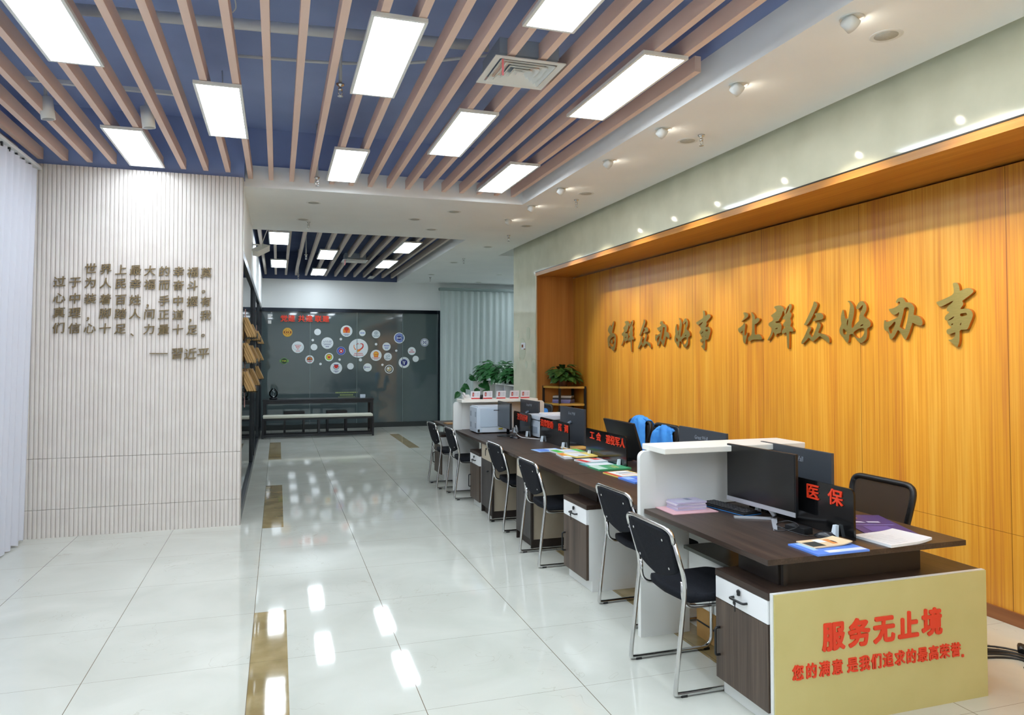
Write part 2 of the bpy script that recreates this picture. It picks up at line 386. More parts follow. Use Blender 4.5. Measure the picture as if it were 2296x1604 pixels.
# far wall: white band over dark glass panels, white strip behind the curtain
struct(MB().box(-0.42, XR+.3, 17.0, 17.2, ZC+.001, 3.98).box(-0.42, -0.339, 10.44, 17.0, ZC+.002, 3.98), 'wall_far_upper', mnoise('slate_no_bloom_paint', (84, 96, 128), (98, 110, 144)))  # slate without the bloom lightening, like the far slab
struct(MB().box(-0.42, 3.66, 17.0, 17.2, 2.72, ZC).box(3.66, 7.0, 17.0, 17.2, 2.72, ZC), 'wall_far', WALL_PAINT)
struct(MB().box(-0.42, 3.66, 17.0, 17.2, 0.0, 2.72), 'wall_far_glass', DARKGLASS)
struct(MB().box(3.66, 7.0, 17.0, 17.2, 0.0, 2.72), 'window_1', mat('night_window_glass', (150, 164, 168), rough=0.1))
for i, x in enumerate((0.69, 1.73, 2.78)):
    struct(MB().box(x-0.005, x+0.005, 16.985, 17.0, 0.11, 2.64), 'trim_%d' % (i+1), mat('silver_seam', (122, 140, 142), rough=0.3, metal=0.3))
struct(MB().box(-0.36, 3.66, 16.96, 17.0, 2.64, 2.72).box(3.62, 3.66, 16.965, 17.0, 0.1, 2.64), 'trim_4', mat('dark_polished_rail', (30, 38, 48), rough=0.12, metal=0.6))
struct(MB().box(-0.30, 3.66, 16.95, 17.0, 0.0, 0.11), 'baseboard_far', mat('black_baseboard', (36, 42, 42), rough=0.4))
struct(MB().box(7.0, 7.2, -4, 18, 0, 4.0), 'wall_right_far', WALL_PAINT)
# glass partition on the left with the dim room behind it
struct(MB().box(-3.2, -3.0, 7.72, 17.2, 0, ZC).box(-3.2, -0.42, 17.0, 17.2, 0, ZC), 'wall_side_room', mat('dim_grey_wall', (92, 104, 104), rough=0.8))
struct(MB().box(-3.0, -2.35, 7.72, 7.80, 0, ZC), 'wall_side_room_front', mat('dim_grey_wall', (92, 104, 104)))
pt = MB()
pt.box(-0.40, -0.34, 7.73, 16.94, 2.64, 2.72).box(-0.40, -0.34, 7.73, 16.94, 0.0, 0.10)
for y, wv in ((7.76, .05), (11.35, .05), (12.1, .10), (14.55, .06), (16.90, .06)):
    pt.box(-0.40, -0.34, y-wv/2, y+wv/2, 0.1, 2.64)
struct(pt, 'window_frame', BLACKFRAME)
struct(MB().box(-0.375, -0.365, 7.75, 16.9, 0.1, 2.64), 'window_2', GLASS)
# stone fascia and pillar
st = MB()
st.box(XF, 4.42, YN, 11.4, 0, 3.66).box(XF, 4.42, 0.4, YN, 2.90, 3.66).box(XF, 4.42, -4.0, 0.4, 0, 3.66)
struct(st, 'wall_right', STONE)
# timber niche: back, jamb, soffit with its bright nosing
struct(MB().box(XW, 4.42, 0.5, 10.29, 0.0, 2.83), 'wall_right_panelling', AMBER)
struct(MB().box(XF+0.004, XW-0.001, YN-0.012, YN-0.001, 0, 2.845), 'wall_niche_side', wood_material('jamb_veneer', (176, 110, 50), (190, 124, 58), (204, 140, 70), 'Z', rough=0.4))
struct(MB().box(XF-0.012, XW+0.06, 0.45, YN, 2.845, 2.899), 'trim_5', AMBER_H)
struct(MB().box(XF-0.016, XF-0.002, 0.45, YN, 2.899, 2.908), 'trim_6', mat('dark_thin_strip', (52, 46, 36), rough=0.3, metal=0.5))  # thin dark strip along the top of the nosing
struct(MB().box(XF-0.010, XF+0.004, YN-0.03, YN, 0, 2.86), 'trim_7', mat('champagne_edge', (206, 196, 168), rough=0.3, metal=0.4))
struct(MB().box(XW-0.016, XW, 0.5, 10.28, 0, 0.082, bev=0.003), 'baseboard_right', wood_material('brown_skirting', (104, 62, 34), (122, 74, 42), (138, 88, 52), 'Y', rough=0.4))

# ---------------------------------------------------------------- ceiling slats
def slat_mesh(L_):
    b = MB().box(-0.0225, 0.0225, -L_/2, L_/2, 0, 0.10)
    return b
lab = 'long pinkish beige ceiling slat among the parallel slats over the front hall'
x = -0.879 - 0.2*7; first = None
for k in range(25):
    X = -0.879 + 0.2*(k-7)
    y0, y1 = (-3.9, 7.805)
    if k == 24: y0 = 3.98
    if X < -0.34: y1 = 7.60
    o = slat_mesh(y1-y0).build('ceiling_slat', SLAT); o.location = (X, (y0+y1)/2, 3.45)
    tag(o, lab if k < 24 else 'shortest slat of the front ceiling, ending beside the white plaster edge', 'ceiling slat', 'slats of the front ceiling')
for k in range(14):
    X = -0.27 + 0.2135*k
    o = slat_mesh(6.4).build('ceiling_slat', mnoise('grey_beige_slat', (196, 184, 174), (206, 194, 184), scale=(1, 0.1, 1), nscale=8, rough=0.6, spec=0.25)); o.location = (X, 13.72, 3.45)
    tag(o, 'pinkish beige ceiling slat, one of the parallel slats in the far ceiling opening', 'ceiling slat', 'slats of the far ceiling')

# pipes above the slats
def loose(mb, name, m, label, cat, group=None, **kw):
    return tag(mb.build(name, m, None, **kw), label, cat, group)
loose(MB().tube([(-1.3, 4.98, 3.76), (1.35, 4.72, 3.76)], 0.035, 14), 'ceiling_pipe', WMETAL, 'thick pale pipe crossing above the front ceiling slats', 'pipe')
loose(MB().tube(fillet([(-0.3, 5.15, 3.66), (0.39, 5.02, 3.64), (0.9, 4.95, 3.68), (1.6, 4.45, 3.66)], .2), 0.011, 8), 'ceiling_conduit', WMETAL, 'thin pale conduit running beside the thick ceiling pipe', 'pipe')
loose(MB().tube(fillet([(-0.45, 6.3, 3.97), (-0.43, 6.2, 3.7), (-0.30, 6.25, 3.62), (-0.27, 6.4, 3.5)], .1), 0.005, 6), 'hanging_wire', WMETAL, 'white wire hanging between the slats near the middle light', 'wire')
loose(MB().tube(fillet([(-0.22, 4.1, 3.97), (-0.30, 4.25, 3.8), (-0.24, 4.5, 3.7), (-0.28, 4.7, 3.75)], .15), 0.004, 6), 'hanging_wire', WMETAL, 'thin white wire looped above the slats near the top of the photo', 'wire')

# ---------------------------------------------------------------- panel lights
def panel_light(loc, label, group):
    t = thing('panel_light', label, 'ceiling light', loc, 0, group)
    a, b, f = 0.15, 0.60, 0.018
    fr = MB().box(-a, a, -b, -b+f, 0, .022).box(-a, a, b-f, b, 0, .022).box(-a, -a+f, -b+f, b-f, 0, .022).box(a-f, a, -b+f, b-f, 0, .022).box(-a+.002, a-.002, -b+.002, b-.002, .014, .0225)
    fr.build('frame', WHITE_LAM, t)
    MB().box(-a+f, a-f, -b+f, b-f, 0.004, 0.013).build('diffuser', PANEL_E, t)
    return t
near_lights = [(-1.18, 4.38, 'cut off by the upper left corner of the photo'), (.60, 4.38, 'large one near the top middle, left of the air vent'), (2.18, 4.38, 'nearest the plaster edge, right of the air vent'),
  (-.393, 5.69, 'third row, left of the two chrome drops'), (1.39, 5.69, 'just below the air vent'), (-1.18, 6.91, 'right above the fluted wall'), (.60, 6.96, 'small one above the glass wall'), (2.18, 6.96, 'far one beside the inner plaster corner'),
  (1.39, 3.07, 'cut off by the top edge, above the air vent')]
p0 = None
for x, y, d in near_lights:
    l = 'white rectangular ceiling panel light, ' + d
    p0 = panel_light((x, y, 3.425), l, 'front ceiling panel lights') if p0 is None else (dup(p0, (x, y, 3.425), 0, l))
for x, y in ((-.393, 3.07), (-1.18, 1.76), (.60, 1.76), (2.18, 1.76), (-.393, .45), (1.39, .45), (-1.18, -.86), (.60, -.86), (2.18, -.86), (-.393, -2.2), (1.39, -2.2)):
    dup(p0, (x, y, 3.425), 0, 'white rectangular ceiling panel light behind the photographer')
for x, y, d in ((.005, 11.54, 'nearest on the left'), (.005, 14.73, 'farthest on the left'), (.81, 13.18, 'middle column, nearer one'), (.81, 15.95, 'middle column, farther one'), (2.015, 11.93, 'nearest on the right'), (1.995, 14.19, 'farther one on the right')):
    q = dup(p0, (x, y, 3.425), 0, 'white panel light in the far ceiling opening, ' + d); q['group'] = 'far ceiling panel lights'

for x, y, d in ((5.4, 13.7, 'nearer one'), (5.7, 15.6, 'farther one')):  # unseen lights added to brighten the far curtain and side hall ceiling
    q = dup(p0, (x, y, ZC-.024), 0, 'added white panel light in the side hall, unseen behind the stone pillar, ' + d); q['group'] = 'added side hall panel lights'
# ---------------------------------------------------------------- air diffusers
def diffuser(loc, label, s=0.225):
    t = thing('air_diffuser', label, 'air vent', loc)
    def sqr(mb, r0, r1, z0, z1):
        for a in range(4):
            q = Matrix.Rotation(a*PI/2, 3, 'Z')
            mb.prism([q @ Vector(p) for p in ((-r1, -r1, z0), (r1, -r1, z0), (r0, -r0, z1), (-r0, -r0, z1))], (0, 0, 0.006))
    m = MB(); sqr(m, s-0.04, s, 0.0, 0.004); m.build('frame', WHITE_LAM, t)
    for k in range(4):
        r = 0.175-0.038*k; m = MB(); sqr(m, r-0.034, r, -0.004, 0.028); m.build('louver_ring', WHITE_LAM, t)
    MB().box(-.022, .022, -.022, .022, -.002, .004).build('louver_core', WHITE_LAM, t)
    MB().box(-.19, .19, -.19, .19, .034, .13).build('duct_box', PRINTER2, t)
    return t
d1 = diffuser((1.44, 4.31, 3.43), 'white square air vent with stepped louvers between the front ceiling lights')
tag(MB().box(-.006, .006, -.001, .001, -.10, 0).build('air_ribbon', mat('pink_ribbon', (232, 120, 128))), 'short pink ribbon hanging from the square front air vent', 'ribbon').location = (1.27, 4.12, 3.43)
dup(d1, (1.34, 13.7, 3.40), 0, 'white square air vent in the far ceiling opening')
tag(MB().box(-.006, .006, -.001, .001, -.10, 0).build('air_ribbon', mat('pink_ribbon', (232, 120, 128))), 'short pink ribbon hanging from the far ceiling air vent', 'ribbon').location = (1.15, 13.5, 3.40)
loose(MB().box(1.95, 2.07, 16.45, 16.95, 3.425, 3.44), 'ceiling_hatch', WHITE_LAM, 'small white hatch in the far right corner of the far ceiling opening', 'hatch')

# ---------------------------------------------------------------- adjustable spots
def spot_fix(loc, label):
    t = thing('spot_fitting', label, 'spotlight', loc, 0, 'spotlights along the plaster ceiling')
    MB().lathe([(0.030, 0), (0.055, 0), (0.060, -.004), (0.060, 0.002), (.03, .002)], n=28).build('mounting_ring', WHITE_LAM, t)
    ax = Vector((0.86, 0, -0.52)).normalized()
    MB().lathe([(0.012, -.035), (.036, -.03), (0.040, 0.03), (.034, .03), (.03, .02)], c=(-.012, 0, -.028), axis=ax, n=24).build('spot_head', WHITE_LAM, t)
    MB().lathe([(.005, .0285), (.029, .0285), (.029, .030), (.005, .030)], c=(-.012, 0, -.028), axis=ax, n=20).build('lens', LENS_E, t)
    return t
f0 = None; SP = [(3.91, 'nearest to the camera'), (4.86, 'second nearest'), (5.80, 'third nearest'), (6.92, 'fourth nearest'), (7.84, 'next to farthest'), (8.72, 'farthest'), (2.95, ''), (2.0, ''), (1.05, '')]
for y, d in SP:
    l = 'white tilted ceiling spotlight aimed at the timber wall, ' + (d or 'outside the photo on the right')
    f0 = spot_fix((2.77, y, ZC-0.001), l) if f0 is None else (dup(f0, (2.77, y, ZC-0.001), 0, l))
    ld = bpy.data.lights.new('spot_beam', 'SPOT'); ld.energy = SPOT_W; ld.color = (1.0, 0.90, 0.70); ld.spot_size = math.radians(62); ld.spot_blend = 0.7; ld.shadow_soft_size = 0.02
    lo = bpy.data.objects.new('spot_beam', ld); COL.objects.link(lo); lo.location = (2.80, y, ZC-0.052)
    dv = Vector((XW, y, 1.50)) - lo.location; lo.rotation_euler = dv.to_track_quat('-Z', 'Y').to_euler()

# cylinder lamps over the fluted wall
for i, (x, d) in enumerate(((-1.65, 'left one, hanging'), (-.975, 'right one, hanging'))):
    t = thing('cylinder_lamp', 'white cylinder ceiling lamp, %s in front of the fluted wall' % d, 'ceiling lamp', (x, 6.12, 3.40), 0, 'cylinder lamps before the fluted wall')
    tilt = Vector((0.12, 0.05, -1)).normalized()
    MB().lathe([(.02, .0), (.047, .0), (.047, .16), (.02, .16)], c=(0, 0, .16), axis=tilt, n=28).build('lamp_body', WHITE_LAM, t)
    MB().lathe([(.005, .157), (.04, .157), (.04, .1615), (.005, .1615)], c=(0, 0, .16), axis=tilt, n=20).build('lens', mat('lamp_lens', (150, 150, 150)), t)
    MB().tube([(0, 0, .16), (0, 0, .30)], .012).box(-.20, .20, -.018, .018, .27, .30).build('lamp_bracket', WMETAL, t)
    ld = bpy.data.lights.new('wall_wash', 'SPOT'); ld.energy = 4; ld.color = (1.0, 0.88, 0.86); ld.spot_size = math.radians(62); ld.spot_blend = 1.0; ld.shadow_soft_size = .03
    lo = bpy.data.objects.new('wall_wash', ld); COL.objects.link(lo); lo.location = (x+.02, 6.13, 3.37)
    lo.rotation_euler = (Vector((-1.25 + (.12 if i else -.12), 7.6, 1.9)) - lo.location).to_track_quat('-Z', 'Y').to_euler()

# ceiling speaker discs
c0 = None
for i, (x, y, d) in enumerate(((3.10, 3.06, 'nearest, at the upper right of the photo'), (3.11, 5.07, 'next to the nearest chrome sprinkler'), (3.10, 7.06, 'beside the second chrome sprinkler'), (3.12, 9.08, 'beside the farthest spotlight'),
        (3.15, 11.03, 'near the end of the dark ceiling slot'), (3.08, 13.07, 'right of the far ceiling opening'), (3.09, 15.16, 'near the far end of the plaster ceiling'), (4.46, 14.73, 'above the far curtain'), (4.46, 16.4, 'right against the far curtain rail'),
        (.29, 9.5, 'beside the small sprinkler at the far opening'), (.37, 8.42, 'left one by the front opening'), (1.63, 9.06, 'middle of the plaster band'), (1.98, 9.73, 'at the corner of the far opening'), (1.99, 8.44, 'right one by the front opening'))):
    l = 'round flush ceiling fitting, ' + d
    if c0 is None:
        c0 = thing('ceiling_disc', l, 'ceiling fitting', (x, y, ZC), 0, 'round fittings in the plaster ceiling')
        MB().lathe([(.060, -.001), (.078, -.004), (.084, -.001), (.084, .002), (.06, .002)], n=32).build('rim', WHITE_LAM, c0)
        MB().lathe([(.005, -.002), (.060, -.002), (.060, .001), (.005, .001)], n=32).build('grille', mnoise('grille_grey', (176, 176, 168), (190, 190, 182), nscale=60), c0)
    else: dup(c0, (x, y, ZC), 0, l)
# sprinklers
def sprinkler(loc, label, drop=0.0, up_=False):
    t = thing('sprinkler', label, 'sprinkler', loc, 0, 'ceiling sprinklers')
    MB().lathe([(.006, 0), (.028, 0), (.024, -.012), (.012, -.016), (.012, -.030), (.016, -.034), (.014, -.046), (.006, -.048)], n=18).build('body', CHROME, t)
    MB().tube([(-.011, 0, -.045), (-.014, 0, -.062), (0, 0, -.082)], .0025, 6).tube([(.011, 0, -.045), (.014, 0, -.062), (0, 0, -.082)], .0025, 6).build('yoke', CHROME, t)
    MB().lathe([(.004, -.082), (.018, -.084), (.018, -.087), (.004, -.087)], n=18).build('deflector', CHROME, t)
    if drop: MB().tube([(0, 0, 0), (0, 0, drop)], .012, 10).build('drop_pipe', WMETAL, t)
    return t
s0 = sprinkler((3.13, 4.9, ZC), 'chrome sprinkler beside the nearest row of spotlights')
for x, y, d in ((3.12, 7.37, 'second chrome sprinkler along the plaster ceiling'), (3.13, 9.87, 'third chrome sprinkler along the plaster ceiling'), (3.12, 12.48, 'chrome sprinkler right of the far ceiling opening'), (3.17, 15.69, 'farthest chrome sprinkler near the curtain'), (.36, 9.66, 'chrome sprinkler just before the far ceiling opening')):
    dup(s0, (x, y, ZC), 0, d)
for x, y, z, d in ((.39, 5.02, 3.50, 'chrome sprinkler on a drop pipe between the front slats'), (.36, 7.5, 3.44, 'chrome sprinkler on a drop pipe at the end of the front slats'), (.46, 13.3, 3.44, 'sprinkler drop in the far ceiling slats'), (.41, 16.5, 3.42, 'sprinkler drop near the far wall')):
    sprinkler((x, y, z), d, 3.98-z)

# ================================================================== GILT BRUSH CHARACTERS
def CV(x, y, s, ox, oy): return (ox + x/s, oy + y/s)
RAW = {
 'rang': (11.455, 1640, 660, [[(300,465),(370,475),(420,495),(437,540),(420,590),(350,640),(250,712),(245,705),(300,640),(335,590),(330,540),(300,490)],
   [(165,880),(230,845),(280,800),(305,757),(330,750),(358,785),(350,850),(337,960),(337,1060),(352,1072),(400,985),(420,990),(385,1120),(360,1280),(320,1260),(295,1200),(290,1100),(285,1000),(292,915),(260,960),(230,995),(190,980),(170,930)],
   [(500,455),(545,485),(585,540),(605,590),(600,650),(615,640),(650,612),(700,612),(730,640),(712,690),(660,740),(620,770),(597,772),(595,900),(600,1045),(640,1045),(682,1020),(735,1045),(770,1090),(790,1130),(780,1165),(700,1165),(600,1160),(530,1170),(480,1210),(440,1200),(420,1150),(430,1100),(480,1085),(510,1040),(525,960),(530,850),(528,700),(535,640),(520,560)]]),
 'qun': (11.455, 1640, 660, [[(1395,372),(1450,300),(1495,245),(1535,260),(1552,310),(1530,390),(1490,452),(1535,490),(1545,545),(1505,640),(1530,690),(1535,750),(1505,820),(1560,855),(1600,930),(1570,970),(1500,955),(1482,965),(1484,1150),(1482,1300),(1478,1405),(1440,1395),(1425,1200),(1418,980),(1370,1000),(1315,1025),(1285,970),(1320,900),(1385,855),(1380,830),(1340,825),(1320,775),(1345,730),(1400,690),(1385,655),(1330,650),(1315,600),(1360,555),(1385,522),(1360,500),(1345,430)],
   [(1470,290),(1440,350),(1385,512),(1402,520),(1450,430),(1482,330)],
   [(1080,320),(1225,280),(1300,310),(1352,360),(1350,440),(1318,430),(1300,520),(1260,600),(1225,650),(1215,690),(1130,700),(1140,740),(1215,735),(1270,760),(1290,820),(1280,900),(1270,990),(1200,1010),(1150,1030),(1160,1095),(1120,1060),(1095,1000),(1075,960),(1050,1050),(1010,1120),(960,1185),(915,1190),(960,1110),(1010,1010),(1035,900),(1030,850),(970,830),(945,770),(980,720),(1050,690),(1080,640),(1060,600),(1020,570),(1015,540),(1090,490),(1140,450),(1170,410),(1110,360)],
   [(1125,880),(1190,855),(1185,885),(1135,905)]]),
 'zhong': (16.04, 1780, 690, [[(709,-229),(792,-194),(849,-132),(840,-60),(800,20),(740,150),(700,250),(620,400),(500,600),(430,640),(380,630),(358,590),(400,550),(470,400),(560,210),(650,0),(700,-130)],
   [(740,215),(800,205),(900,185),(980,200),(1040,250),(1065,300),(1060,370),(1010,430),(940,440),(860,455),(770,485),(690,490),(665,460),(700,430),(812,350),(800,310),(760,270)],
   [(540,690),(590,700),(625,750),(620,810),(560,880),(550,955),(600,985),(650,1080),(700,990),(760,840),(820,680),(840,580),(835,530),(890,525),(950,580),(975,650),(940,740),(890,850),(875,910),(950,930),(1050,950),(1150,990),(1230,1040),(1270,1100),(1282,1190),(1270,1285),(1200,1230),(1100,1150),(1000,1070),(925,1020),(850,1090),(760,1170),(690,1222),(640,1200),(590,1140),(530,1080),(480,1140),(400,1230),(330,1300),(290,1325),(265,1280),(265,1230),(330,1120),(400,980),(480,790)]]),
 'hao': (12.34, 1870, 660, [[(360,205),(400,180),(440,190),(500,250),(545,330),(562,430),(550,550),(525,680),(490,800),(485,900),(500,950),(540,900),(620,800),(705,735),(690,680),(700,580),(740,500),(770,430),(802,330),(795,290),(740,350),(690,400),(650,422),(612,405),(610,360),(640,300),(690,220),(750,185),(810,200),(865,260),(895,330),(900,420),(870,500),(812,590),(860,650),(920,680),(980,730),(1015,800),(1012,870),(970,915),(915,940),(917,1050),(912,1150),(890,1240),(830,1310),(760,1348),(710,1340),(650,1290),(590,1210),(545,1130),(510,1100),(430,1110),(420,1150),(415,1250),(390,1335),(355,1345),(300,1270),(240,1180),(180,1120),(150,1060),(148,960),(190,860),(213,820),(188,720),(188,620),(212,500),(245,415),(278,480),(292,600),(320,690),(370,668),(392,670),(402,600),(422,480),(440,380),(445,290),(420,225)],
   [(255,945),(310,1000),(350,1030),(347,1090),(300,1127),(255,1095),(242,1020)], [(385,682),(360,740),(348,830),(368,888),(385,800),(395,720)],
   [(530,1065),(600,1000),(700,945),(830,935),(842,1010),(820,1110),(770,1190),(700,1228),(620,1200),(560,1130)], [(715,885),(760,840),(818,828),(790,870),(745,890)]]),
 'ban': (12.34, 1970, 655, [[(465,300),(490,230),(540,170),(610,148),(680,170),(720,225),(752,288),(830,285),(910,320),(970,385),(992,460),(975,560),(965,640),(1040,650),(1120,680),(1180,740),(1217,820),(1212,905),(1170,930),(1100,922),(1000,880),(930,845),(920,900),(880,1020),(840,1140),(790,1250),(750,1330),(705,1300),(640,1180),(570,1080),(530,1048),(490,1130),(440,1220),(370,1310),(310,1312),(295,1230),(275,1100),(220,1082),(165,1060),(140,980),(145,870),(155,790),(185,775),(212,830),(300,810),(400,760),(500,715),(542,690),(560,620),(567,545),(520,600),(440,635),(370,610),(310,540),(272,480),(300,465),(400,455),(500,400),(590,338),(595,290),(560,258),(530,312)],
   [(700,450),(760,422),(835,430),(842,480),(815,640),(790,800),(750,960),(722,1052),(650,1020),(582,960),(592,930),(640,750),(690,560)], [(270,985),(350,920),(440,808),(468,850),(440,950),(400,1050),(350,1160),(320,1150),(285,1060)]]),
 'shi': (9.436, 2090, 625, [[(430,105),(470,83),(530,90),(560,130),(580,200),(582,267),(640,235),(720,200),(790,198),(850,225),(880,267),(850,310),(760,380),(680,440),(632,475),(660,520),(652,570),(585,645),(640,645),(740,630),(810,660),(852,710),(864,780),(840,860),(800,950),(750,1072),(700,1078),(580,1085),(580,1200),(578,1330),(550,1420),(530,1452),(470,1400),(390,1340),(328,1290),(400,1292),(440,1270),(490,1215),(492,1128),(430,1160),(350,1187),(310,1160),(298,1110),(320,1070),(400,1050),(412,1020),(350,985),(330,930),(318,885),(275,880),(260,840),(290,775),(362,722),(355,698),(310,690),(303,650),(330,590),(400,530),(468,452),(300,540),(170,602),(110,550),(78,493),(150,480),(300,410),(460,330),(455,200)],
   [(585,748),(640,732),(730,722),(738,778),(690,790),(640,800),(600,800)], [(615,915),(582,985),(612,988)], [(400,965),(440,945),(445,965),(415,992)], [(478,793),(420,822),(330,885),(352,888),(440,846)]]),
 'wei': (17.82, 1350, 710, [[(235,500),(262,430),(300,350),(330,340),(368,380),(372,440),(400,350),(435,190),(468,188),(482,260),(465,340),(430,500),(392,660),(450,670),(510,710),(550,780),(557,880),(552,1050),(530,1200),(505,1310),(460,1372),(420,1370),(340,1240),(300,1150),(285,1260),(250,1235),(235,1100),(215,960),(203,900),(240,810),(310,730),(325,695),(260,650),(235,580)],
   [(330,895),(440,800),(492,795),(502,850),(495,1000),(470,1120),(420,1212),(370,1205),(330,1150),(295,1060)], [(345,940),(400,908),(432,980),(422,1050),(370,1092),(335,1040)]]),
}
XLET = 4.276
def cray(px, py):
    return (r2*((px-1148)/1630.1) - u2*((py-751.9)/1630.1) + fw)
def wall_yz(px, py, X):
    d = cray(px, py); t = X/d.x; return (d.y*t, H+d.z*t)
def brush(key, box=None):
    s, ox, oy, loops = RAW[key]
    L_ = [[wall_yz(*CV(x, y, s, ox, oy), XLET) for x, y in lp] for lp in loops]
    if box:                                           # the same character again, fitted to its own place on the wall
        a = [p for lp in L_ for p in lp]; y0, y1 = min(p[0] for p in a), max(p[0] for p in a); z0, z1 = min(p[1] for p in a), max(p[1] for p in a)
        (xa, ya), (xb, yb) = box; Y1, _ = wall_yz(xa, (ya+yb)/2, XLET); Y0, _ = wall_yz(xb, (ya+yb)/2, XLET)
        _, Z1 = wall_yz((xa+xb)/2, ya, XLET); _, Z0 = wall_yz((xa+xb)/2, yb, XLET)
        L_ = [[(Y0+(p[0]-y0)/(y1-y0)*(Y1-Y0), Z0+(p[1]-z0)/(z1-z0)*(Z1-Z0)) for p in lp] for lp in L_]
    return L_
def curve_letter(name, loops, x_face, depth, m_face, m_side, label, group):
    a = [p for lp in loops for p in lp]; cy = sum(p[0] for p in a)/len(a); cz = sum(p[1] for p in a)/len(a)
    cu = bpy.data.curves.new('t', 'CURVE'); cu.dimensions = '2D'; cu.fill_mode = 'BOTH'; cu.extrude = depth/2
    for lp in loops:
        # one round of corner cutting keeps the brush outline soft
        q = []
        for i, p in enumerate(lp):
            n = lp[(i+1) % len(lp)]; q += [(p[0]*.75+n[0]*.25, p[1]*.75+n[1]*.25), (p[0]*.25+n[0]*.75, p[1]*.25+n[1]*.75)]
        sp = cu.splines.new('POLY'); sp.points.add(len(q)-1)
        for k, (y, z) in enumerate(q): sp.points[k].co = (-(y-cy), z-cz, 0, 1)
        sp.use_cyclic_u = True
    o = bpy.data.objects.new('t', cu); COL.objects.link(o); dg = bpy.context.evaluated_depsgraph_get()
    me = bpy.data.meshes.new_from_object(o.evaluated_get(dg)); bpy.data.objects.remove(o); bpy.data.curves.remove(cu)
    mb = MB(); mb.mesh(me, frame(SIDE[0], SIDE[1], (0, 0, 0)))
    mb.bm.normal_update()
    for f in mb.bm.faces:
        f.material_index = 0 if abs(f.normal.x) > 0.7 else 1
    ob = mb.build(name, [m_face, m_side], None, recalc=False); ob.location = (x_face+depth/2, cy, cz)
    return tag(ob, label, 'wall character', group)
G1 = 'large gilt brush characters on the timber wall'
GL = 'large gilt brush character %s on the amber timber wall, '
DEP = 0.022
for key, ch, box, d in (('wei', '为', None, 'leftmost of the slogan'), ('qun', '群', ((1392.4, 718.7), (1421.7, 789.4)), 'second of the left phrase'), ('zhong', '众', ((1430, 716), (1459.5, 782.7)), 'third of the left phrase'),
        ('ban', '办', ((1468.7, 719.9), (1501.6, 777.8)), 'fourth of the left phrase'), ('hao', '好', ((1512, 712.6), (1547, 780)), 'fifth of the left phrase'), ('shi', '事', ((1560.7, 696.7), (1594, 786)), 'last of the left phrase'),
        ('rang', '让', None, 'first of the right phrase'), ('qun', '群', None, 'second of the right phrase'), ('zhong', '众', None, 'third of the right phrase'), ('hao', '好', None, 'fourth of the right phrase'),
        ('ban', '办', None, 'fifth of the right phrase'), ('shi', '事', None, 'rightmost and brightest of the slogan')):
    curve_letter('wall_character', brush(key, box), XLET, DEP, BRASS, BRASS_SIDE, GL % ch + d, G1)

# ================================================================== QUOTATION ON THE FLUTED WALL
rows = ['  世界上最大的幸福莫', '过于为人民幸福而奋斗。', '心中装着百姓，手中握有', '真理，脚踏人间正道，我', '们信心十足、力量十足。']
names = ['top row', 'second row', 'third row', 'fourth row', 'fifth row']
cols = [-1.908, -1.782, -1.657, -1.532, -1.405, -1.283, -1.160, -1.036, -0.912, -0.787, -0.668]
ordw = ['first', 'second', 'third', 'fourth', 'fifth', 'sixth', 'seventh', 'eighth', 'ninth', 'tenth', 'eleventh']
def small_char(ch, x, z, label, sz=0.118, wd=None):
    mb = MB(); me = text_mesh(ch, 0.05, 0.006)
    mb.mesh(me, frame(FRONT[0], Vector((-.0, 0, 1)), (0, 0, 0), sz, sz, 0.14) @ Matrix(((1, 0.06, 0, 0), (0.10, 1, 0, 0), (0, 0, 1, 0), (0, 0, 0, 1))))
    o = mb.build('wall_character', BRONZE); o.location = (x, 7.586, z)
    return tag(o, label, 'wall character', 'small bronze characters on the fluted wall')
zrow = [2.452, 2.322, 2.172, 2.040, 1.898]
for r, (txt, nm, z) in enumerate(zip(rows, names, zrow)):
    for c, ch in enumerate(txt):
        if ch == ' ': continue
        zz = z - 0.0005*c + (-.022 if ch in '。，、' else 0)
        small_char(ch, cols[c] + (.0 if ch not in '。，、' else .012), zz, 'small bronze %s %s on the fluted wall, %s in the %s' % ('mark' if ch in '。，、' else 'character', ch, ordw[c], nm), 0.104)
o = MB().box(-.078, .078, -.008, .008, -.004, .004).build('wall_dash', BRONZE); o.location = (-1.075, 7.586, 1.672)
tag(o, 'long bronze dash before the signature on the fluted wall', 'wall character', 'small bronze characters on the fluted wall')
for ch, x, d in (('習', -.915, 'first'), ('近', -.80, 'middle'), ('平', -.685, 'last')):
    small_char(ch, x, 1.665 + (-.005 if d == 'middle' else 0), 'small bronze character %s of the signature under the quotation, %s one' % (ch, d), 0.115)

